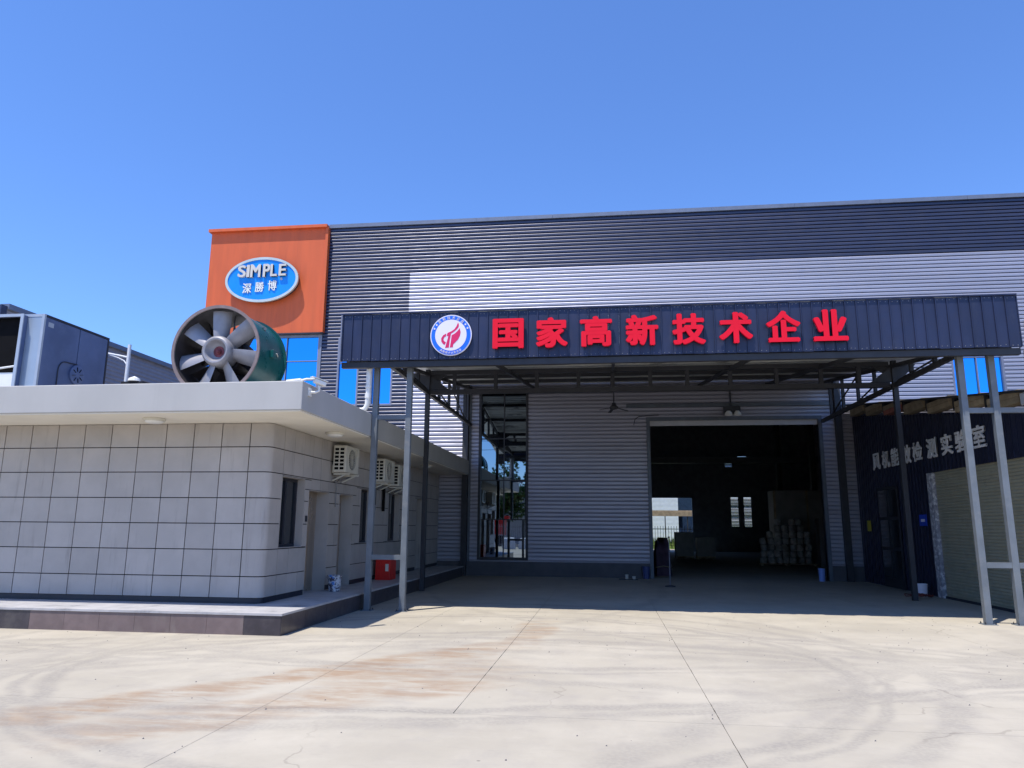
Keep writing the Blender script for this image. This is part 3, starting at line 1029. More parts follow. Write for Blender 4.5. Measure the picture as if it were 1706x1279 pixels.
# reveals, room windows and doors of the east side
for op in east_ops:
    y0, y1, z0, z1 = op
    dr = z0 < 1
    dd = .34 if dr else .22
    mb = MB()
    mb.box(EW - dd, EW - .003, y0 + .001, y0 + .012, z0, z1).box(EW - dd, EW - .003, y1 - .012, y1 - .001, z0, z1)
    mb.box(EW - dd, EW - .003, y0 + .0125, y1 - .0125, z1 - .012, z1 - .001)
    if not dr:
        mb.box(EW - dd, EW - .003, y0 + .0125, y1 - .0125, z0 + .001, z0 + .012)
    mb.build("reveal", 'tile', lo)
    if dr:
        d = MB().box(EW - dd + .0, EW - dd + .05, y0 + .0125, y1 - .0125, .337, z1 - .004).build("door", 'stainless' if y0 < 20 else 'glass_room', lo)
        if y0 < 20:
            for yy in (y0 + .18, y0 + .36, y0 + .54, y0 + .72):
                if yy < y1 - .1:
                    MB().box(EW - dd + .051, EW - dd + .065, yy, yy + .08, .45, z1 - .15).build("door_panel", 'stainless', d)
            MB().tube([(EW - dd + .08, y0 + .10, 1.2), (EW - dd + .12, y0 + .10, 1.2), (EW - dd + .12, y0 + .10, 1.5), (EW - dd + .08, y0 + .10, 1.5)], .012, 8).build("handle", 'alu', d)
    else:
        f = MB()
        xx = EW - dd
        y0, y1, z0, z1 = y0 + .0125, y1 - .0125, z0 + .0125, z1 - .0125
        f.box(xx, xx + .06, y0, y0 + .05, z0, z1).box(xx, xx + .06, y1 - .05, y1, z0, z1).box(xx, xx + .058, y0 + .05, y1 - .05, z0, z0 + .05).box(xx, xx + .058, y0 + .05, y1 - .05, z1 - .05, z1)
        ym = (y0 + y1) / 2
        f.box(xx, xx + .05, ym - .03, ym + .03, z0 + .05, z1 - .05)
        wf = f.build("window", 'skirt', lo)
        MB().box(xx + .015, xx + .022, y0 + .05, ym - .03, z0 + .05, z1 - .05).build("pane", 'glass_room', wf)
        MB().box(xx + .015, xx + .022, ym + .03, y1 - .05, z0 + .05, z1 - .05).build("pane", 'glass_room', wf)
# skirting
MB().box(-30, EW - .163, FW + .012, FW + .03, .336, .428).build("skirting", 'skirt', lo)
mb = MB()
pts = [(EW - .162 + (.142) * math.sin(t), FW + .154 - .142 * math.cos(t)) for t in [math.pi / 2 * k / 8 for k in range(9)]]
vs = [(x, y, .336) for x, y in pts] + [(x, y, .43) for x, y in pts]
mb.add(vs, [(k, k + 1, k + 10, k + 9) for k in range(8)])
mb.build("skirting", 'skirt', lo)
sk = [(FW + .155, 26.4, .336, .428)]
for op in east_ops:
    sk = rsub(sk, op)
for (y0, y1, z0, z1) in sk:
    MB().box(EW - .021, EW - .012, y0, y1, z0, z1).build("skirting", 'skirt', lo)
# roof slab and soffit
MB().box(-34, -5.0, 11.45, 26.5, 3.585, 4.08).build("roof_slab", 'slab', lo, bevel=.015)
MB().box(-34, -5.03, 11.48, 26.5, 3.566, 3.584).build("soffit", 'soffit', lo)
for (lx, ly) in ((-8.02, 12.08), (-5.47, 14.25), (-5.50, 22.1)):
    l = MB().lathe([(.19, .0), (.19, -.03), (.175, -.05), (.16, -.05)], (lx, ly, 3.564), n=28).build("ceiling_light", 'ac', lo, smooth=True)
    MB().lathe([(.155, -.051), (.14, -.075), (.08, -.09), (.0, -.092)], (lx, ly, 3.564), n=28).build("diffuser", 'white_paint', l, smooth=True)
# socket beside the first window
MB().box(EW + .003, EW + .02, 14.48, 14.56, 1.78, 1.90).build("switch_box", 'steel_dark', lo)

# ------------------------------------------------------------------ air-conditioner units
def ac_unit(y, label, z=2.87):
    L, D, H = .86, .30, .60
    x0 = EW + .06
    r = tag(empty("air_conditioner", None, label, "air conditioner"), group="air conditioners on the tiled wall")
    MB().box(x0, x0 + D, y, y + L, z, z + H).build("casing", 'ac', r, bevel=.02)
    # grille holes on the near end
    mb = MB()
    for i in range(2):
        for j in range(6):
            mb.box(x0 + .04 + i * .12, x0 + .13 + i * .12, y - .003, y + .002, z + .06 + j * .085, z + .115 + j * .085)
    mb.build("end_grille", 'black', r)
    # front fan grille (faces east)
    c = (x0 + D, y + .36, z + .30)
    gr = MB().lathe([(.245, .0005), (.245, .012), (.232, .018), (.232, .0005)], c, axis='X', n=32).build("fan_ring", 'ac', r, smooth=True)
    MB().lathe([(.23, .001), (.05, .004), (0, .004)], c, axis='X', n=32).build("fan_guard", 'steel_dark', r)
    mb = MB()
    for k in range(12):
        a = math.pi * k / 12
        mb.beam((c[0] + .016, c[1] + .23 * math.cos(a), c[2] + .23 * math.sin(a)), (c[0] + .016, c[1] - .23 * math.cos(a), c[2] - .23 * math.sin(a)), .006, .006)
    for rr in (.08, .13, .18):
        mb.tube([(c[0] + .016, c[1] + rr * math.cos(t), c[2] + rr * math.sin(t)) for t in [2 * math.pi * k / 24 for k in range(25)]], .003, 5, caps=False)
    mb.build("fan_wires", 'ac', r)
    MB().box(x0 + D + .001, x0 + D + .02, y + .66, y + .82, z + .40, z + .56).build("service_cover", 'ac', r)
    for yy in (y + .12, y + L - .12):
        mb = MB()
        mb.beam((EW + .01, yy, z - .03), (x0 + D + .05, yy, z - .03), .04, .04)
        mb.beam((EW + .03, yy, z - .05), (EW + .03, yy, z + .18), .04, .04)
        mb.beam((EW + .02, yy, z - .18), (x0 + D - .05, yy, z - .05), .03, .03)
        mb.build("bracket", 'ac', r)
    mb = MB()
    mb.tube([(x0 + .1, y + L + .01, z + .12), (x0 + .08, y + L + .08, z - .05), (EW + .05, y + L * .6, z - .15), (EW + .04, y + L * .3, z - .12), (EW + .04, y + .2, z - .20)], .02, 8)
    mb.tube([(x0 + .14, y + .2, z - .01), (x0 + .05, y + .3, z - .16), (EW + .04, y + .35, z - .2), (EW + .03, y + .36, z - .75)], .011, 6)
    mb.build("refrigerant_pipe", 'cab', r)
    return r


ac_unit(15.70, "cream air conditioner nearest the front corner of the tiled wall")
ac_unit(18.62, "air conditioner just behind the left canopy post, second along the tiled wall", 2.84)
ac_unit(20.0, "farthest air conditioner on the tiled wall, half hidden by the second one", 2.80)
tag(MB().box(EW + .03, EW + .09, 18.75, 18.82, 2.25, 2.72).build("cable_duct", 'black'), "shorter black cable duct hanging below the second air conditioner", "cable duct")
tag(MB().box(EW + .03, EW + .09, 19.55, 19.63, 2.1, 2.72).build("cable_duct", 'black'), "longer black cable duct hanging between the second and farthest air conditioners", "cable duct")

# ------------------------------------------------------------------ CCTV camera at the roof corner
cc = empty("security_camera", None, "white security camera on an arm at the corner of the flat roof", "camera")
MB().box(-4.998, -4.975, 11.66, 11.78, 3.86, 4.0).build("wall_plate", 'white_paint', cc)
MB().tube([(-4.98, 11.72, 3.93), (-4.90, 11.75, 3.93), (-4.85, 11.78, 3.96), (-4.85, 11.78, 4.05)], .022, 10).build("arm", 'white_paint', cc, smooth=True)
mb = MB()
mb.beam((-4.92, 11.70, 4.13), (-4.77, 11.86, 4.08), .09, .08)
mb.build("camera_body", 'white_paint', cc, bevel=.02)
MB().beam((-4.95, 11.67, 4.187), (-4.755, 11.88, 4.13), .11, .01).build("sun_shield", 'white_paint', cc)
cd = MB()
cd.tube([(-5.08, 11.55, 4.10), (-4.99, 11.56, 4.125), (-4.93, 11.6, 4.13), (-4.9, 11.66, 4.15)], .02, 8)
cd.tube([(-5.35, 11.6, 4.10), (-5.08, 11.55, 4.11)], .03, 8)
cd.build("camera_cable", 'white_paint', cc, smooth=True)

# ------------------------------------------------------------------ axial fan on the roof
fan = empty("axial_fan", None, "big green axial fan with seven grey blades standing on the flat roof", "industrial fan")
FC = (-7.37, 12.78, 4.975)
FR = .865
MB().lathe([(FR, 0.0), (FR, 1.12), (FR - .02, 1.12), (FR - .02, 0.0)], FC, axis='Y', n=72, close=True).build("casing", 'fan_green', fan, smooth=True)
MB().lathe([(FR - .022, .03), (FR - .022, 1.1), (FR - .03, 1.1), (FR - .03, .03)], FC, axis='Y', n=72, close=True).build("inner_lining", 'fan_inner', fan, smooth=True)
MB().lathe([(FR + .028, -.03), (FR + .028, 0.005), (FR - .03, .005), (FR - .03, -.03)], FC, axis='Y', n=72, close=True).build("front_flange", 'fan_primer', fan)
MB().lathe([(FR + .05, 1.09), (FR + .05, 1.125), (FR - .03, 1.125), (FR - .03, 1.09)], FC, axis='Y', n=72, close=True).build("rear_flange", 'fan_green', fan)
MB().lathe([(.0, .13), (.12, .12), (.175, .07), (.195, .01), (.215, -.025), (.245, -.03), (.285, .0), (.30, .06), (.30, .34), (.0, .36)], FC, axis='Y', n=48).build("hub", 'alu', fan, smooth=True)
# remove the cap look: a dark recessed bowl in front of the hub
MB().lathe([(.0, .05), (.03, .055), (.035, .08), (.05, .085), (.055, .128), (.11, .117)], FC, axis='Y', n=20).build("shaft", 'rust', fan, smooth=True)
MB().lathe([(.34, .38), (.36, .42), (.36, .95), (.28, 1.05)], FC, axis='Y', n=32).build("motor", 'fan_inner', fan, smooth=True)
for k in range(9):
    a = math.pi / 4 + math.pi * 2 / 9 * k
    ca, sa = math.cos(a), math.sin(a)
    vv = []
    for rr_ in (.34, FR - .032):
        for (yy_, tw) in ((.5, 0), (1.0, .34)):
            for th in (-.01, .01):
                aa = a + tw + th
                vv.append((FC[0] + rr_ * math.cos(aa), FC[1] + yy_, FC[2] + rr_ * math.sin(aa)))
    MB().add(vv, [(0, 2, 6, 4), (1, 5, 7, 3), (0, 1, 3, 2), (4, 6, 7, 5), (0, 4, 5, 1), (2, 3, 7, 6)]).build("guide_vane", 'fan_inner', fan)
blade_mesh = None
for k in range(7):
    if blade_mesh is None:
        mb = MB()
        secs = []
        for i in range(7):
            t = i / 6
            r = .27 + (FR - .05 - .27) * t
            chord = .28 + .10 * t - .03 * t * t
            pitch = math.radians(42 - 20 * t)
            pts = []
            prof = [(-.5, 0), (-.3, .035), (0, .05), (.3, .03), (.5, 0), (.3, -.004), (0, .01), (-.3, .0)]
            for u, v in prof:
                a, b = u * chord, v
                x = a * math.cos(pitch) + b * math.sin(pitch)
                y = a * math.sin(pitch) - b * math.cos(pitch)
                pts.append((x, y + .17, r))
            secs.append(pts)
        n = 8
        vs = [p for s_ in secs for p in s_]
        fs = [(i * n + j, i * n + (j + 1) % n, (i + 1) * n + (j + 1) % n, (i + 1) * n + j) for i in range(6) for j in range(n)]
        fs += [tuple(range(n)), tuple(reversed(range(6 * n, 7 * n)))]
        mb.add(vs, fs)
        b0 = mb.build("blade", 'alu', fan, smooth=True)
        blade_mesh = b0.data
        o = b0
    else:
        o = bpy.data.objects.new("blade", blade_mesh)
        COL.objects.link(o)
        o.parent = fan
    o.location = FC
    o.rotation_euler = (0, 2 * math.pi * k / 7 + math.radians(-1), 0)
MB().box(FC[0] + FR + .004, FC[0] + FR + .07, 13.25, 13.37, 4.93, 5.08).build("terminal_box", 'fan_green', fan, bevel=.006)
MB().tube([(FC[0] + FR + .03, 13.38, 5.03), (FC[0] + FR + .04, 13.48, 5.05), (FC[0] + FR + .0, 13.6, 5.02)], .01, 6).build("motor_cable", 'ac', fan)
MB().lathe([(.03, 0), (.03, .01), (.045, .05), (0, .06)], (FC[0] + FR * .80, 13.3, FC[2] + FR * .60), n=10).build("lifting_eye", 'alu', fan)
for yy in (12.9, 13.7):
    MB().box(FC[0] - .55, FC[0] + .55, yy - .04, yy + .04, 4.081, 4.16).build("foot", 'fan_green', fan)

# ------------------------------------------------------------------ air-handling unit on the roof
ah = empty("air_handling_unit", None, "blue grey sheet metal air handling unit on the flat roof at the far left", "air handling unit")
AX, AY0, AY1, AZ0, AZ1 = -10.65, 12.30, 14.18, 4.10, 5.66
MB().box(AX - 2.6, AX - .03, AY0 + .04, AY1 - .04, AZ0, AZ1 - .03).build("core", 'ahu', ah)
MB().box(AX - 2.57, AX - .06, AY0 + .005, AY0 + .038, AZ0 + .05, AZ1 - .06).build("front_panel", 'ahu_front', ah)
for a, b in ((AY0 + .05, 13.28), (13.30, AY1 - .05)):
    MB().box(AX - .029, AX - .004, a, b, AZ0 + .02, AZ1 - .05).build("side_panel", 'ahu', ah, bevel=.004)
mb = MB()
mb.box(AX - .055, AX, AY0, AY0 + .045, AZ0, AZ1)
mb.box(AX - 2.6, AX - .056, AY0, AY0 + .04, AZ1 - .055, AZ1)
mb.build("front_edge_profile", 'ahu_edge', ah)
mb = MB()
mb.box(AX - .05, AX, AY0 + .046, AY1, AZ1 - .045, AZ1).box(AX - .05, AX, AY1 - .045, AY1, AZ0, AZ1 - .046)
mb.build("side_edge_profile", 'skirt', ah)
# projecting intake hood ; a black sheet stands in for the shade inside its mouth
hx1 = -11.0
mb = MB()
hy0, hy1 = 12.19, 12.30
mb.box(hx1 - .03, hx1, hy0, hy1, 4.14, 5.62).box(hx1 - 1.2, hx1 - .031, hy0, hy1, 5.59, 5.62).box(hx1 - 1.2, hx1 - .031, hy0, hy1, 4.14, 4.17)
mb.build("hood", 'ahu', ah)
mb = MB()
mb.box(hx1 - .045, hx1 + .015, hy0 - .02, hy0, 4.125, 5.635).box(hx1 - 1.2, hx1 - .046, hy0 - .02, hy0, 5.58, 5.635).box(hx1 - 1.2, hx1 - .046, hy0 - .02, hy0, 4.125, 4.16)
mb.build("hood_frame", 'ahu_edge', ah)
MB().box(hx1 - 1.15, hx1 - .032, hy1 - .03, hy1 - .005, 4.18, 5.58).build("mouth_shade_sheet", 'black', ah)
MB().box(hx1 - 1.1, hx1 - .04, hy0 + .04, hy0 + .06, 4.22, 4.5).build("baffle", 'white_paint', ah)
MB().tube([(hx1 - 1.1, hy0 + .05, 4.55), (hx1 - .5, hy0 + .03, 4.57), (hx1 - .04, hy0 + .02, 4.62)], .02, 8).build("intake_tube", 'white_paint', ah)
# round vent in a rounded housing
VC = (AX + .0, 13.30, 4.66)
MB().lathe([(.2, -.003), (.2, .035), (.185, .04)], VC, axis='X', n=36).build("vent_disc", 'ahu', ah, smooth=True)
mb = MB()
for k in range(8):
    a = 2 * math.pi * k / 8 + .2
    mb.beam((VC[0] + .042, VC[1] + .07 * math.cos(a), VC[2] + .07 * math.sin(a)), (VC[0] + .042, VC[1] + .155 * math.cos(a), VC[2] + .155 * math.sin(a)), .006, .028, up=(1, 0, 0))
mb.build("vent_slots", 'black', ah)
vs_ = []
hn = [(13.30 - .32 + .18 * math.cos(t) - .0, 4.66 + .2 * math.sin(t)) for t in [math.pi * k / 12 + math.pi / 2 for k in range(7)]]
pth = [(VC[1], VC[2] + .215)] + [(y, z) for y, z in hn] + [(VC[1] - .50, 4.12)]
MB().tube([(AX + .008, y, z) for y, z in pth], .010, 6).build("housing_edge", 'skirt', ah)
MB().box(AX - .0035, AX - .0015, 12.42, 12.56, 5.44, 5.53).build("data_plate", 'ahu_edge', ah)

# ------------------------------------------------------------------ lab annex on the right
an = empty("laboratory_annex", None, "navy ribbed annex with a lean-to roof under the right side of the canopy", "building")
AXW = 8.5


def annz(y):
    return 5.98 - .137 * (26.6 - y)


SH0, SH1, SHZ = 15.7, 20.62, 3.17
y = 26.45
pwid = .21
strip = None
while y > 15.5:
    y0 = max(y - pwid, 15.5)
    zt = annz((y + y0) / 2) - .42
    zb = 0.02
    if y <= 20.95:
        zb = SHZ + .03
    if 22.9 < y <= 24.65:
        zb2 = 0
    mb = MB()
    # pan with a standing seam
    seam = .018
    mb.box(AXW, AXW + .03, y0, y - seam, zb, zt).box(AXW - .022, AXW + .03, y - seam, y, zb, zt)
    mb.build("wall_strip", 'navy_wall', an)
    y = y0
MB().box(AXW + .031, AXW + .15, 20.96, 26.5, 0, 4.8).build("wall_core", 'inner_wall', an)
MB().box(AXW - .02, AXW + .25, 20.64, 20.94, 0, SHZ + .02).build("door_jamb", 'jamb', an)
sh = MB()
z = .01
while z < SHZ:
    n = 5
    sh.add([(AXW + .08 - .0, SH0, z), (AXW + .08, SH1, z), (AXW + .062, SH1, z + .02), (AXW + .062, SH0, z + .02), (AXW + .062, SH0, z + .055), (AXW + .062, SH1, z + .055), (AXW + .08, SH0, z + .074), (AXW + .08, SH1, z + .074)],
           [(0, 1, 2, 3), (3, 2, 5, 4), (4, 5, 7, 6)])
    z += .075
shd = sh.build("roller_shutter", 'shutter', an)
MB().box(AXW + .03, AXW + .10, SH0, SH1, .0, .06).build("shutter_foot", 'steel_dark', an)
# glazed door in the dim part of the wall
dd_ = MB().box(AXW - .045, AXW - .025, 23.0, 24.6, 0.02, 3.0).build("annex_door", 'steel_dark', an)
for a, b in ((23.08, 23.75), (23.85, 24.52)):
    for c, d in ((.3, 1.1), (1.2, 2.0), (2.1, 2.9)):
        MB().box(AXW - .052, AXW - .046, a, b, c, d).build("door_pane", 'glass_room', dd_)
# eave blocks between rafters
yy = 26.2
i = 0
while yy > 15.6:
    L = 1.28
    if i == 2:
        pass
    for j in range(2):
        zc = annz(yy - L / 2) - .12 - j * .135
        mb = MB()
        z0a, z0b = annz(yy) - .20 - j * .135, annz(yy - L) - .20 - j * .135
        za, zb_ = zc - .066 - .0, zc + .064
        mb.box(AXW - .16 + j * .004, AXW + .1, yy - L, yy - .02, za, zb_)
        mb.build("eave_block", 'timber_red' if i == 2 and j == 1 else 'timber', an)
    MB().box(AXW - .1, AXW + .1, yy - L - .20, yy - L - .03, annz(yy - L) - .34, annz(yy - L) - .03).build("rafter_end", 'steel_dark', an)
    yy -= L + .23
    i += 1
mb = MB()
mb.add([(AXW - .35, 26.5, annz(26.5)), (20, 26.5, annz(26.5)), (20, 15.3, annz(15.3)), (AXW - .35, 15.3, annz(15.3)),
        (AXW - .35, 26.5, annz(26.5) - .04), (20, 26.5, annz(26.5) - .04), (20, 15.3, annz(15.3) - .04), (AXW - .35, 15.3, annz(15.3) - .04)],
       [(3, 2, 1, 0), (4, 5, 6, 7), (0, 4, 7, 3), (3, 7, 6, 2)])
mb.build("roof", 'steel_dark', an)
MB().box(AXW - .30, 12, 15.35, 15.55, annz(15.4) - .28, annz(15.4) - .05).build("gutter", 'pvc', an, bevel=.01)
MB().box(AXW, 20, 15.5, 15.62, 3.5, annz(15.5) - .06).build("front_lintel", 'navy_wall', an)
xx = AXW + .1
while xx < 19.9:
    MB().box(xx, xx + .19, 15.53, 15.56, .02, 3.49).box(xx + .191, xx + .209, 15.51, 15.56, .02, 3.49).build("front_wall_strip", 'navy_wall', an)
    xx += .21
MB().box(19.9, 20.0, 15.5, 26.5, 0, 4.3).build("end_wall", 'navy_wall', an)

sg = empty("annex_sign", None, "row of pale grey characters fixed to the navy annex wall above the shutter", "sign")
an_y = [24.41, 23.61, 22.87, 22.03, 21.28, 20.36, 19.49, 18.73, 17.86]
for ch, yy in zip("风机能效检测实验室", an_y):
    glyph("character", ch, 'grey_letter', (AXW - .05, yy, 3.82), (.60), .53, .03, sg, bold=.03, rot=(0, 0, -math.pi / 2))
pl = tag(MB().box(AXW - .04, AXW - .024, 21.15, 21.6, 1.82, 2.12).build("notice_plate", 'plate_blue'), "small blue plate fixed to the navy annex wall beside the shutter", "notice")
MB().box(AXW - .043, AXW - .041, 21.25, 21.5, 1.93, 2.0).build("plate_print", 'emb_white', pl)
tag(MB().box(AXW - .04, AXW - .024, 25.45, 25.75, 1.66, 2.0).build("notice_plate", 'yellow'), "small yellow notice on the dim navy wall near the hall corner", "notice")

# ------------------------------------------------------------------ things hanging under the canopy
cf = empty("ceiling_fan", None, "dark ceiling fan hanging under the canopy left of the doorway", "fan")
fx, fy, fz = .24, 20.9, 5.02
MB().tube([(fx, fy, fz), (fx, fy, roofz(fy) - .05)], .02, 8).build("rod", 'steel_dark', cf)
MB().lathe([(.0, .0), (.11, .02), (.13, .08), (.06, .14), (.05, .2)], (fx, fy, fz), n=20).build("motor", 'steel_dark', cf, smooth=True)
for k in range(4):
    a = math.pi / 2 * k + .3
    MB().beam((fx + .12 * math.cos(a), fy + .12 * math.sin(a), fz + .05), (fx + .42 * math.cos(a), fy + .42 * math.sin(a), fz - .02), .09, .012).build("fan_blade", 'steel_dark', cf)
fl = empty("floodlight", None, "cluster of two silver lamp domes mounted above the doorway", "lamp")
MB().box(4.15, 4.72, 26.30, 26.42, 5.68, 5.95).build("bracket", 'steel_dark', fl)
MB().tube([(4.4, 26.36, 5.95), (4.4, 26.36, 6.5)], .03, 8).build("stem", 'steel_dark', fl)
for dx in (-.15, .15):
    MB().lathe([(.0, .16), (.06, .15), (.12, .08), (.14, 0), (.13, -.005), (.1, .06)], (4.44 + dx, 26.2, 5.62), n=20).build("lamp_dome", 'white_paint', fl, smooth=True)

random.seed(21)
mb = MB()
for _ in range(420):
    x, y = random.uniform(-9, 9), random.choice((random.uniform(3.5, 15), random.uniform(10.5, 16)))
    if x < -4.9 and y > 11.3:
        continue
    r_ = random.uniform(.003, .011)
    mb.add([(x - r_, y, 0), (x, y - r_ * .8, 0), (x + r_, y + r_ * .2, 0), (x, y + r_, 0), (x + r_ * .2, y, r_ * 1.1)], [(0, 1, 4), (1, 2, 4), (2, 3, 4), (3, 0, 4)])
tag(mb.build("gravel", 'plinth'), "loose grit scattered over the concrete yard", "gravel", kind="stuff")

# ------------------------------------------------------------------ small things on the ground
def bucket(name, x, y, z, r, h, mat, label, cat="bucket"):
    r_ = empty(name, None, label, cat)
    MB().lathe([(r * .82, 0), (r, h), (r * 1.05, h), (r * 1.05, h - .02), (r * 1.0, h - .03), (r * .96, h), (r * .80, .02), (0, .02)], (x, y, z), n=28).build("body", mat, r_, smooth=True)
    MB().tube([(x + r * 1.03 * math.cos(t), y + r * 1.03 * math.sin(t) * .6 - r * .6, z + h * .9 - r * .55 * math.sin(t)) for t in [math.pi * k / 12 for k in range(13)]], .006, 6).build("handle", 'trim', r_)
    return r_


bucket("paint_bucket", -5.80, 15.55, .335, .15, .33, 'bucket', "paint splashed white bucket on the platform outside the second door")
bucket("white_bucket", 8.12, 21.0, 0, .14, .33, 'emb_white', "white bucket beside the annex wall next to the shutter jamb")
bucket("blue_bin", 7.10, 26.42, 0, .11, .42, 'bucket_blue', "light blue bin at the right foot of the doorway", "bin")
bucket("navy_pot", 1.30, 26.38, 0, .13, .40, 'bucket_navy', "dark blue pot against the plinth left of the doorway", "pot")
st = empty("barrier_post", None, "thin pale pole on a round foot standing in front of the doorway", "post")
MB().lathe([(.16, 0), (.15, .03), (.03, .05)], (1.82, 22.88, 0), n=20).build("foot", 'steel_dark', st)
MB().tube([(1.82, 22.88, .04), (1.82, 22.88, 1.42)], .013, 8).build("pole", 'trim', st)
MB().lathe([(.0, .05), (.03, .03), (.03, 0)], (1.82, 22.88, 1.42), n=12).build("knob", 'steel_dark', st)
mt_ = tag(MB().box(.35, .98, 25.55, 25.95, 0, .02).build("floor_mat", 'skirt'), "small dark mat on the concrete before the plinth", "mat")
for (x, y, h, lab) in ((.62, 25.8, .14, "taller of the two small pale cups on the dark mat"), (.86, 25.72, .09, "lower of the two small pale cups on the dark mat")):
    tag(MB().lathe([(.05, 0), (.06, h), (.05, h), (.04, .01), (0, .01)], (x, y, .02), n=16).build("cup", 'white_letter', smooth=True), lab, "cup")
random.seed(5)
rp = MB()
pts = []
for k in range(70):
    a = k * .43
    r = .08 + .07 * math.sin(k * .31) + .0018 * k
    pts.append((8.05 + r * 1.4 * math.cos(a) - .12, 20.62 + r * 1.2 * math.sin(a), .03 + .05 * abs(math.sin(k * .9)) + random.random() * .02))
rp.tube(pts, .011, 6)
tag(rp.build("rope_coil", 'hose', smooth=True), "tangled red hose lying in front of the white bucket by the annex", "hose")
fx0 = empty("fire_box", None, "red fire extinguisher box on the platform behind the left canopy posts", "box")
MB().box(-5.99, -5.60, 18.95, 19.5, .336, .86).build("body", 'red_paint', fx0, bevel=.01)
MB().box(-5.90, -5.85, 18.938, 18.949, .40, .80).build("door_rib", 'red_paint', fx0)
MB().box(-5.72, -5.64, 18.938, 18.949, .56, .74).build("label_plate", 'ac', fx0)
MB().box(-6.0, -5.59, 18.94, 19.51, .861, .88).build("lid", 'red_paint', fx0)

# ------------------------------------------------------------------ inside the hall
k = 0
bag_mesh = None
for c in range(7):
    for r in range((4, 5, 7, 6, 7, 7, 5)[c]):
        if bag_mesh is None:
            mb = MB()
            mb.lathe([(.08, 0), (.15, .02), (.16, .12), (.16, .22), (.12, .29), (.0, .30)], (0, 0, 0), n=10)
            o = mb.build("wrapped_bundle", 'wrap', smooth=True)
            bag_mesh = o.data
        else:
            o = bpy.data.objects.new("wrapped_bundle", bag_mesh)
            COL.objects.link(o)
        o.location = (7.35 + c * .34 + random.uniform(-.04, .04), 36.9 + random.uniform(-.06, .06), .12 + r * .296)
        o.rotation_euler = (random.uniform(-.07, .07), random.uniform(-.07, .07), random.random() * 6)
        tag(o, "pale wrapped bundle in the tall stack inside the doorway on the right", "bundle", "wrapped bundles stacked inside the hall")
pt = empty("pallet", None, "timber pallet under the stacked bundles inside the hall", "pallet")
for i in range(5):
    MB().box(7.1, 9.7, 36.6 + i * .14, 36.7 + i * .14, .09, .115).build("plank", 'timber', pt)
for xx in (7.15, 8.35, 9.55):
    MB().box(xx, xx + .1, 36.6, 37.25, 0, .089).build("bearer", 'timber', pt)
cb = empty("metal_cabinet", None, "grey metal cabinet with a pale handle right of the stacked bundles", "cabinet")
MB().box(9.8, 11.2, 36.4, 37.0, 0, 2.2).build("body", 'cab', cb)
MB().box(9.83, 10.48, 36.37, 36.398, .05, 2.15).build("door", 'cab', cb)
MB().box(10.52, 11.17, 36.37, 36.398, .05, 2.15).build("door", 'cab', cb)
MB().box(10.56, 10.60, 36.33, 36.369, .9, 1.6).build("handle", 'alu', cb)
cr = empty("packing_crate", None, "large plain crate standing behind the cabinet in the hall", "crate")
MB().box(8.2, 11.4, 38.2, 39.4, 0, 3.6).build("body", 'cab', cr)
for xx in (8.2, 9.75, 11.3):
    MB().box(xx, xx + .1, 38.17, 38.199, 0, 3.6).build("batten", 'timber', cr)
for (x, h, lab) in ((3.9, 1.5, "left one of two grey pallet loads deep inside the hall"), (5.1, 1.2, "right one of two grey pallet loads deep inside the hall")):
    q = empty("pallet_load", None, lab, "pallet load")
    MB().box(x, x + 1.0, 44, 45, .15, h).build("load", 'cab', q)
    MB().box(x, x + 1.0, 43.98, 45, .09, .14).build("pallet_deck", 'timber', q)
    for s_ in (0, .45, .9):
        MB().box(x + s_, x + s_ + .1, 44, 45, 0, .089).build("bearer", 'timber', q)
ct = empty("covered_pile", None, "dark covered pile just inside the left jamb of the doorway", "pile")
mb = MB()
nx, ny = 12, 10
vs = []
for i in range(nx + 1):
    for j in range(ny + 1):
        u, v = i / nx, j / ny
        e = min(u, 1 - u, v, 1 - v)
        h = 1.25 * min(1, e * 6) ** .5 + .12 * math.sin(u * 9 + v * 5) * min(1, e * 8)
        vs.append((1.72 + u * .6, 28.0 + v * 2, max(0, h)))
mb.add(vs, [(i * (ny + 1) + j, (i + 1) * (ny + 1) + j, (i + 1) * (ny + 1) + j + 1, i * (ny + 1) + j + 1) for i in range(nx) for j in range(ny)])
mb.build("cover", 'fabric_dark', ct, smooth=True)
MB().tube([(1.72, 27.98, .3), (2.0, 27.93, .35), (2.34, 27.98, .3)], .02, 6).build("tie_rope", 'timber', ct)

# ------------------------------------------------------------------ beyond the rear opening
gm = tag(MB().add([(-30, 64.05, .02), (60, 64.05, .02), (60, 120, .02), (-30, 120, .02)], [(0, 1, 2, 3)]).build("grass_field", 'grass'), kind="structure")
gr_ = MB()
random.seed(3)
for k in range(5000):
    x, y = random.uniform(-2, 16), random.uniform(64.5, 74)
    h = random.uniform(.3, 1.0)
    a = random.random() * 3.1
    dx, dy = .05 * math.cos(a), .05 * math.sin(a)
    lx = random.uniform(-.15, .15)
    gr_.add([(x - dx, y - dy, .02), (x + dx, y + dy, .02), (x + lx, y, h)], [(0, 1, 2)])
tag(gr_.build("grass", 'grass'), "tall bright grass behind the rear fence", "grass", kind="stuff")
fn = empty("rear_fence", None, "black bar fence seen through the rear opening of the hall", "fence")
mb = MB()
x = -4
while x < 18:
    mb.beam((x, 63, 0), (x, 63, 1.9), .03, .03)
    x += .22
tag(mb.build("bars", 'black', fn), kind="stuff")
for z in (.3, 1.65):
    MB().beam((-4, 63, z), (18, 63, z), .04, .04).build("rail", 'black', fn)
wh = empty("white_building", None, "white ribbed building beyond the fence behind the hall", "building")
mb = MB()
ribbed(mb, -10, 7.8, 0, 9, 84)
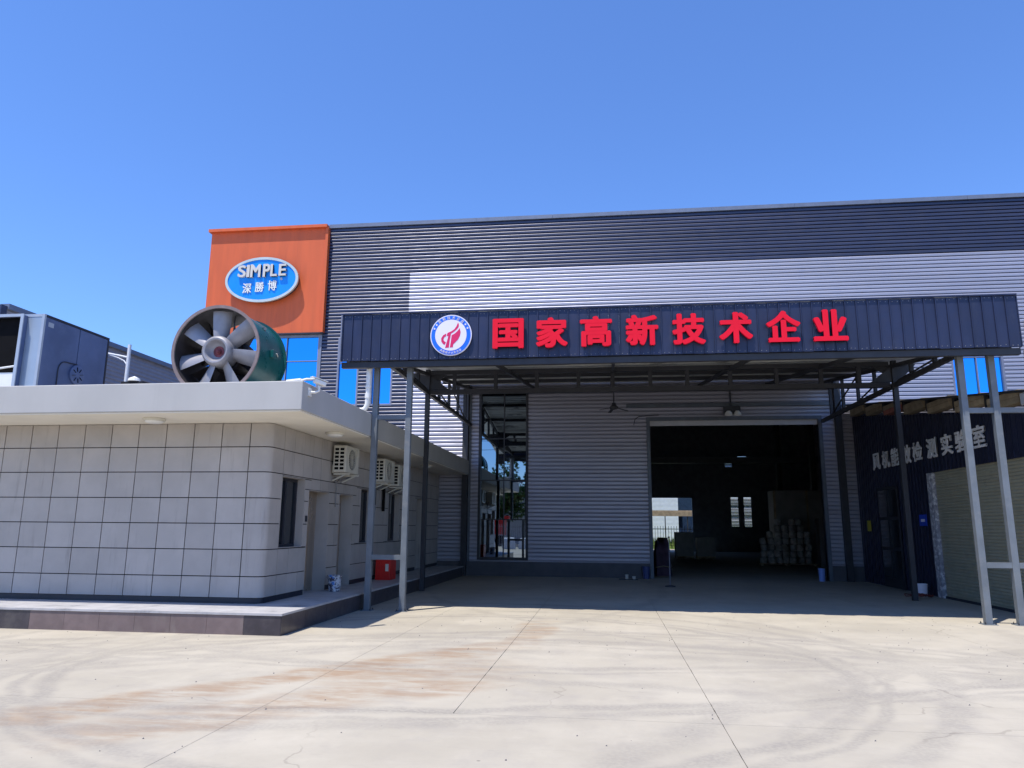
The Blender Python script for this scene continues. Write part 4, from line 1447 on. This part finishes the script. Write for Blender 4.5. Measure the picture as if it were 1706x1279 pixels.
ribbed(mb, 9.4, 30, 0, 9, 84)
mb.build("wall", 'wall_white', wh)
MB().box(7.8, 9.4, 84, 84.2, 0, 9).build("corner_glazing", 'glass_dark', wh)
MB().box(-10, 30, 83.8, 84.3, 9.0, 9.3).build("roof_edge", 'trim', wh)
pg = empty("open_shelter", None, "rusty open shelter roof on thin posts behind the hall", "shelter")
MB().box(-3, 9, 66, 71, 3.1, 3.25).build("roof", 'timber', pg)
for x in (-2.8, 1, 5.0, 6.9, 8.8):
    MB().box(x - .04, x + .04, 66.05, 66.13, 0, 3.1).build("post", 'steel_dark', pg)
MB().box(-3, 9, 65.95, 66.0, 2.75, 3.1).build("fringe", 'timber', pg)

# ------------------------------------------------------------------ distant building and lamp, left
bb = empty("distant_hall", None, "long grey ribbed hall far away behind the flat roof on the left", "building")
BX = -24.0
mb = MB()
pts = rib_profile(0, 10.05, .14)
sc_ = 2.2
zz = [i * .2 for i in range(51)]
vs = []
prof = []
for z in zz:
    prof += [(z, 0), (z + .07, 0), (z + .09, .03), (z + .17, .03)]
n = len(prof)
vs = [(BX + d, 25.6, z) for z, d in prof] + [(BX + d, 60, z) for z, d in prof]
mb.add(vs, [(i, i + n, i + n + 1, i + 1) for i in range(n - 1)])
mb.build("side_cladding", 'bg_clad', bb)
MB().box(BX - 20, BX + .12, 25.3, 25.6, 0, 10.3).build("end_wall", 'dark_clad', bb)
MB().box(BX - .2, BX + .18, 25.61, 60, 10.2, 10.42).build("roof_edge", 'coping', bb)
MB().box(BX - 20, BX - .21, 25.61, 60, 10.15, 10.25).build("roof", 'bg_clad', bb)
lp = empty("street_lamp", None, "white lamp pole with a curved bracket behind the air handling unit", "street lamp")
LX, LY = -21.5, 30
MB().tube([(LX, LY, 0), (LX, LY, 9.75)], [.12, .075], 12).build("pole", 'brass', lp, smooth=True)
MB().tube([(LX, LY, 9.15), (LX - .45, LY, 9.25), (LX - 1.3, LY, 9.42)], .045, 8).build("arm", 'brass', lp, smooth=True)
MB().tube([(LX, LY, 8.75), (LX - .2, LY, 9.0), (LX - .5, LY, 9.15), (LX - .95, LY, 9.3)], .03, 8).build("brace", 'brass', lp, smooth=True)
MB().box(LX - 1.9, LX - 1.2, LY - .12, LY + .12, 9.38, 9.48).build("lamp_head", 'brass', lp)
rl = empty("roof_vent", None, "small capped vent standing on the roof behind the lamp pole", "vent")
VX, VY, VZ = -10.55, 15.0, 4.08
MB().box(VX - .28, VX + .25, VY - .05, VY + .2, VZ, VZ + .78).build("vent_body", 'steel_dark', rl)
MB().lathe([(.0, .12), (.12, .06), (.14, 0), (.02, 0)], (VX - .0, VY, VZ + .79), n=14).build("cap", 'white_paint', rl)

# ------------------------------------------------------------------ street side behind the photographer (mirrored in the glass)
def tree(x, y, h, r, n, label, seed):
    random.seed(seed)
    t = empty("street_tree", None, label, "tree")
    t["group"] = "trees across the yard mirrored in the tall window"
    tr = MB()
    tr.tube([(x, y, 0), (x + .1, y, h * .3), (x - .05, y + .1, h * .6)], [.2, .14, .07], 8)
    for k in range(7):
        a = k * .9
        tr.tube([(x + .05, y, h * (.28 + .04 * k)), (x + r * .45 * math.cos(a), y + r * .45 * math.sin(a), h * (.45 + .05 * k))], [.07, .03], 6)
    tr.build("trunk", 'bark', t)
    cr = MB()
    cl = [(x + random.gauss(0, r * .42), y + random.gauss(0, r * .42), h * random.uniform(.35, .97), r * random.uniform(.22, .45)) for _ in range(26)]
    for _ in range(n):
        c = random.choice(cl)
        d = Vector((random.gauss(0, 1), random.gauss(0, 1), random.gauss(0, 1))).normalized() * c[3] * random.uniform(.6, 1.05)
        p = Vector(c[:3]) + d
        a = Vector((random.gauss(0, 1), random.gauss(0, 1), random.gauss(0, 1))).normalized() * random.uniform(.12, .22)
        b = a.cross(Vector((random.gauss(0, 1), random.gauss(0, 1), random.gauss(0, 1)))).normalized() * random.uniform(.08, .14)
        cr.add([p - a, p + b, p + a, p - b], [(0, 1, 2, 3)])
    cr.build("crown", 'leaf', t)


tree(-7.4, -16, 9.0, 2.8, 4200, "tall leafy tree across the yard behind the red trailer", 11)
tree(-11.0, -17, 7.2, 2.4, 3200, "lower leafy tree left of the tall one across the yard", 12)
tree(-14.5, -18, 6.4, 2.6, 2600, "small bushy tree at the end of the row across the yard", 13)
tree(-3.5, -18, 10.0, 3.0, 4200, "tallest tree across the yard, right of the red trailer", 14)
fz_ = empty("street_fence", None, "grey bar fence along the street side of the yard", "fence")
mb = MB()
x = -22
while x < 6:
    mb.beam((x, -9, 0), (x, -9, 1.9), .03, .03)
    x += .16
tag(mb.build("bars", 'alu', fz_), kind="stuff")
for z in (.2, 1.7):
    MB().beam((-22, -9, z), (6, -9, z), .04, .04).build("rail", 'alu', fz_)
tl = empty("red_trailer", None, "red ribbed cargo trailer parked behind the street fence", "trailer")
mb = MB()
mb.box(-16, -8.6, -13.2, -11, 1.0, 2.5)
mb.build("body", 'red_paint', tl)
for k in range(18):
    MB().box(-15.9 + k * .41, -15.8 + k * .41, -10.999, -10.94, 1.0, 2.5).build("side_rib", 'red_paint', tl)
for x in (-15, -14, -10.2, -9.2):
    MB().lathe([(.15, 0), (.45, .02), (.45, .28), (.15, .3)], (x, -11.4, .47), axis='Y', n=20).build("wheel", 'black', tl)
for i, (x, s_) in enumerate(((-9.9, 1.1), (-8.2, 1.3), (-6.7, 1.2))):
    mb = MB()
    mb.add([(x, -6, 0), (x + s_, -6, 0), (x + s_, -5.3, 0), (x, -5.3, 0), (x + .1, -5.85, .85), (x + s_ - .12, -5.8, .9), (x + s_ - .1, -5.45, .85), (x + .12, -5.4, .8)],
           [(0, 3, 2, 1), (4, 5, 6, 7), (0, 1, 5, 4), (1, 2, 6, 5), (2, 3, 7, 6), (3, 0, 4, 7)])
    tag(mb.build("stone_block", 'stone_white', bevel=.04), ["left white stone block in the yard mirrored in the tall window", "middle white stone block in the yard mirrored in the tall window", "right white stone block in the yard mirrored in the tall window"][i], "stone block")
hs = empty("street_house", None, "pale low house with a tiled eave beyond the street trees", "house")
MB().box(-16, -6, -30, -22, 0, 5.2).build("wall", 'wall_white', hs)
MB().box(-16.6, -5.4, -30.5, -21.4, 5.2, 5.5).build("roof", 'stone_brown', hs)
MB().box(-11, -9.8, -21.98, -21.9, 3.2, 4.3).build("window", 'glass_room', hs)
for i, z in enumerate((9.3, 10.2)):
    mb = MB()
    mb.tube([(-40 + k * 4, -12 - i, z - 0.6 * math.sin(math.pi * k / 20)) for k in range(21)], .02, 5)
    tag(mb.build("overhead_cable", 'black', smooth=True), ["lower overhead cable crossing the street mirrored in the blue panes", "upper overhead cable crossing the street mirrored in the blue panes"][i], "cable")
